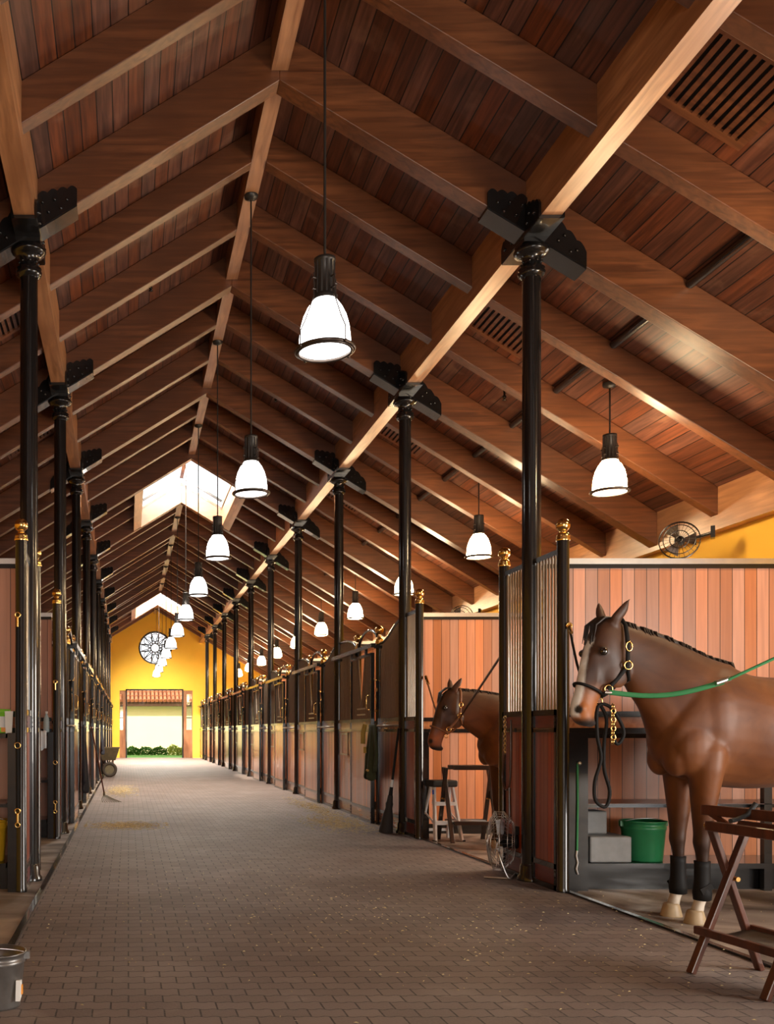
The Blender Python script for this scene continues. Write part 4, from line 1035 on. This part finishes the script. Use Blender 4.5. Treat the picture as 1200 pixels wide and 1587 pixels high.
# cross ties of the front horse
a = W(h1, H1, (1.13, .085, 1.47)); bpt = Vector((3.63, 5.95, 1.525)); cpt = Vector((6.25, 7.0, 2.65))
cpt = Vector((4.55, 5.6, 2.03))
e = thing('cross_tie', 'green cross tie strap from the front horse to the right', 'tie strap', a)
MB().tube(rel(sag(a, bpt, .05), a), .016, 8, flat=.35).build('webbing', 'green_webbing', e)
MB().tube(rel(sag(bpt, cpt, .0, 4)+[Vector((6.2, 5.3, 2.75))], a), .009, 8).build('cord', 'green_webbing', e)
MB().tube(rel([bpt-Vector((.05, 0, .01)), bpt+Vector((.04, 0, .02))], a), .016, 8).build('buckle', 'steel', e)
MB().tube([(-.03, 0, .0), (.03, 0, -.004)], .012, 8).build('snap', 'steel', e)
a = W(h1, H1, (1.13, -.085, 1.47)); bpt = Vector((XR+.02, 7.36, 2.02))
e = thing('cross_tie', 'cross tie from the front horse to the brass ball post', 'tie strap', bpt)
MB().tube(rel(sag(bpt, a, .10), bpt), .009, 8).build('cord', 'dark_webbing', e)
MB().tube(rel([bpt, bpt.lerp(a, .12)], bpt), .013, 8).ring((0, 0, 0), .02, .006, 12, 6, 'y').build('snap', 'brass', e)
# lead rope hanging from the halter
o_ = W(h1, H1, (1.13, 0, 1.40)); e = thing('lead_rope', 'black lead rope looped from the front horse halter', 'lead rope', o_)
MB().tube(smooth([(0, 0, 0), (.035, -.02, -.1), (.02, -.02, -.25), (.02, -.02, -.42), (.055, -.02, -.56), (.03, -.02, -.66), (-.035, -.02, -.62), (-.04, -.02, -.5), (.0, -.02, -.35), (-.025, -.02, -.2), (-.02, -.02, -.02), (.05, -.03, -.02), (.12, -.03, -.12), (.14, -.03, -.20), (.1, -.03, -.26), (.06, -.03, -.2)]), .011, 8).build('rope', 'dark_webbing', e)
m = MB()
for i in range(9): m.ring((.06+.004*(i % 2), -.05, -.02-.028*i), .014, .0045, 8, 6, 'y' if i % 2 else 'x', 1.3)
m.build('chain', 'brass', e)
# cross ties of the second horse
a = W(h2, H2, (1.02, .125, 1.62)); bpt = Vector((XR+.02, 8.64, 1.93))
e = thing('cross_tie', 'dark tie strap from the second horse to the fan side post', 'tie strap', bpt)
MB().tube(rel(sag(bpt, a, .0, 4), bpt), .017, 8, flat=.4).build('webbing', 'leather', e)
MB().tube(rel([a, a.lerp(bpt, .05)], bpt), .012, 8).build('snap', 'brass', e)
a = W(h2, H2, (1.13, -.085, 1.47)); bpt = Vector((XR+.06, 11.04, 1.84))
e = thing('cross_tie', 'tie chain from the second horse to the ladder side post', 'tie strap', bpt)
MB().tube(rel(sag(bpt, a, .03, 6), bpt), .010, 8).build('cord', 'tan_leather', e)
MB().tube(rel([bpt, bpt.lerp(a, .14)], bpt), .018, 8).build('snap', 'brass', e)
# ================================================================== STRAW
def straw(name, label, areas, n, lo=.01, hi=.045, kind='stuff'):
    m = MB(); rnd = random.Random(9)
    for _ in range(n):
        x0, x1, y0, y1 = rnd.choice(areas); x = rnd.gauss((x0+x1)/2, (x1-x0)/4.5); y = rnd.gauss((y0+y1)/2, (y1-y0)/4.5)
        x = min(max(x, x0), x1); y = min(max(y, y0), y1)
        a = rnd.uniform(0, PI); L = rnd.uniform(lo, hi); z = rnd.uniform(.003, .012); d = Vector((math.cos(a), math.sin(a), 0))*L; q = Vector((-d.y, d.x, 0)).normalized()*.0013
        p = Vector((x, y, z)); m.add([p-d-q, p+d-q, p+d+q, p-d+q, p+Vector((0, 0, .004))], [(0, 1, 4), (1, 2, 4), (2, 3, 4), (3, 0, 4)])
    return tag(m.build(name, 'straw'), label, 'straw', kind=kind)
straw('straw', 'scattered straw on the pavers by the stall doors', [(2.3, 3.2, 11.6, 14.2), (2.7, 3.2, 12.5, 18), (-.55, .5, 12, 13.2), (-.5, .2, 18, 22)], 4200)
straw('straw_crumbs', 'pale crumbs scattered over the near pavers', [(-.5, 3.2, 3.8, 10), (-.5, 6, 3.8, 8)], 700, .003, .011)
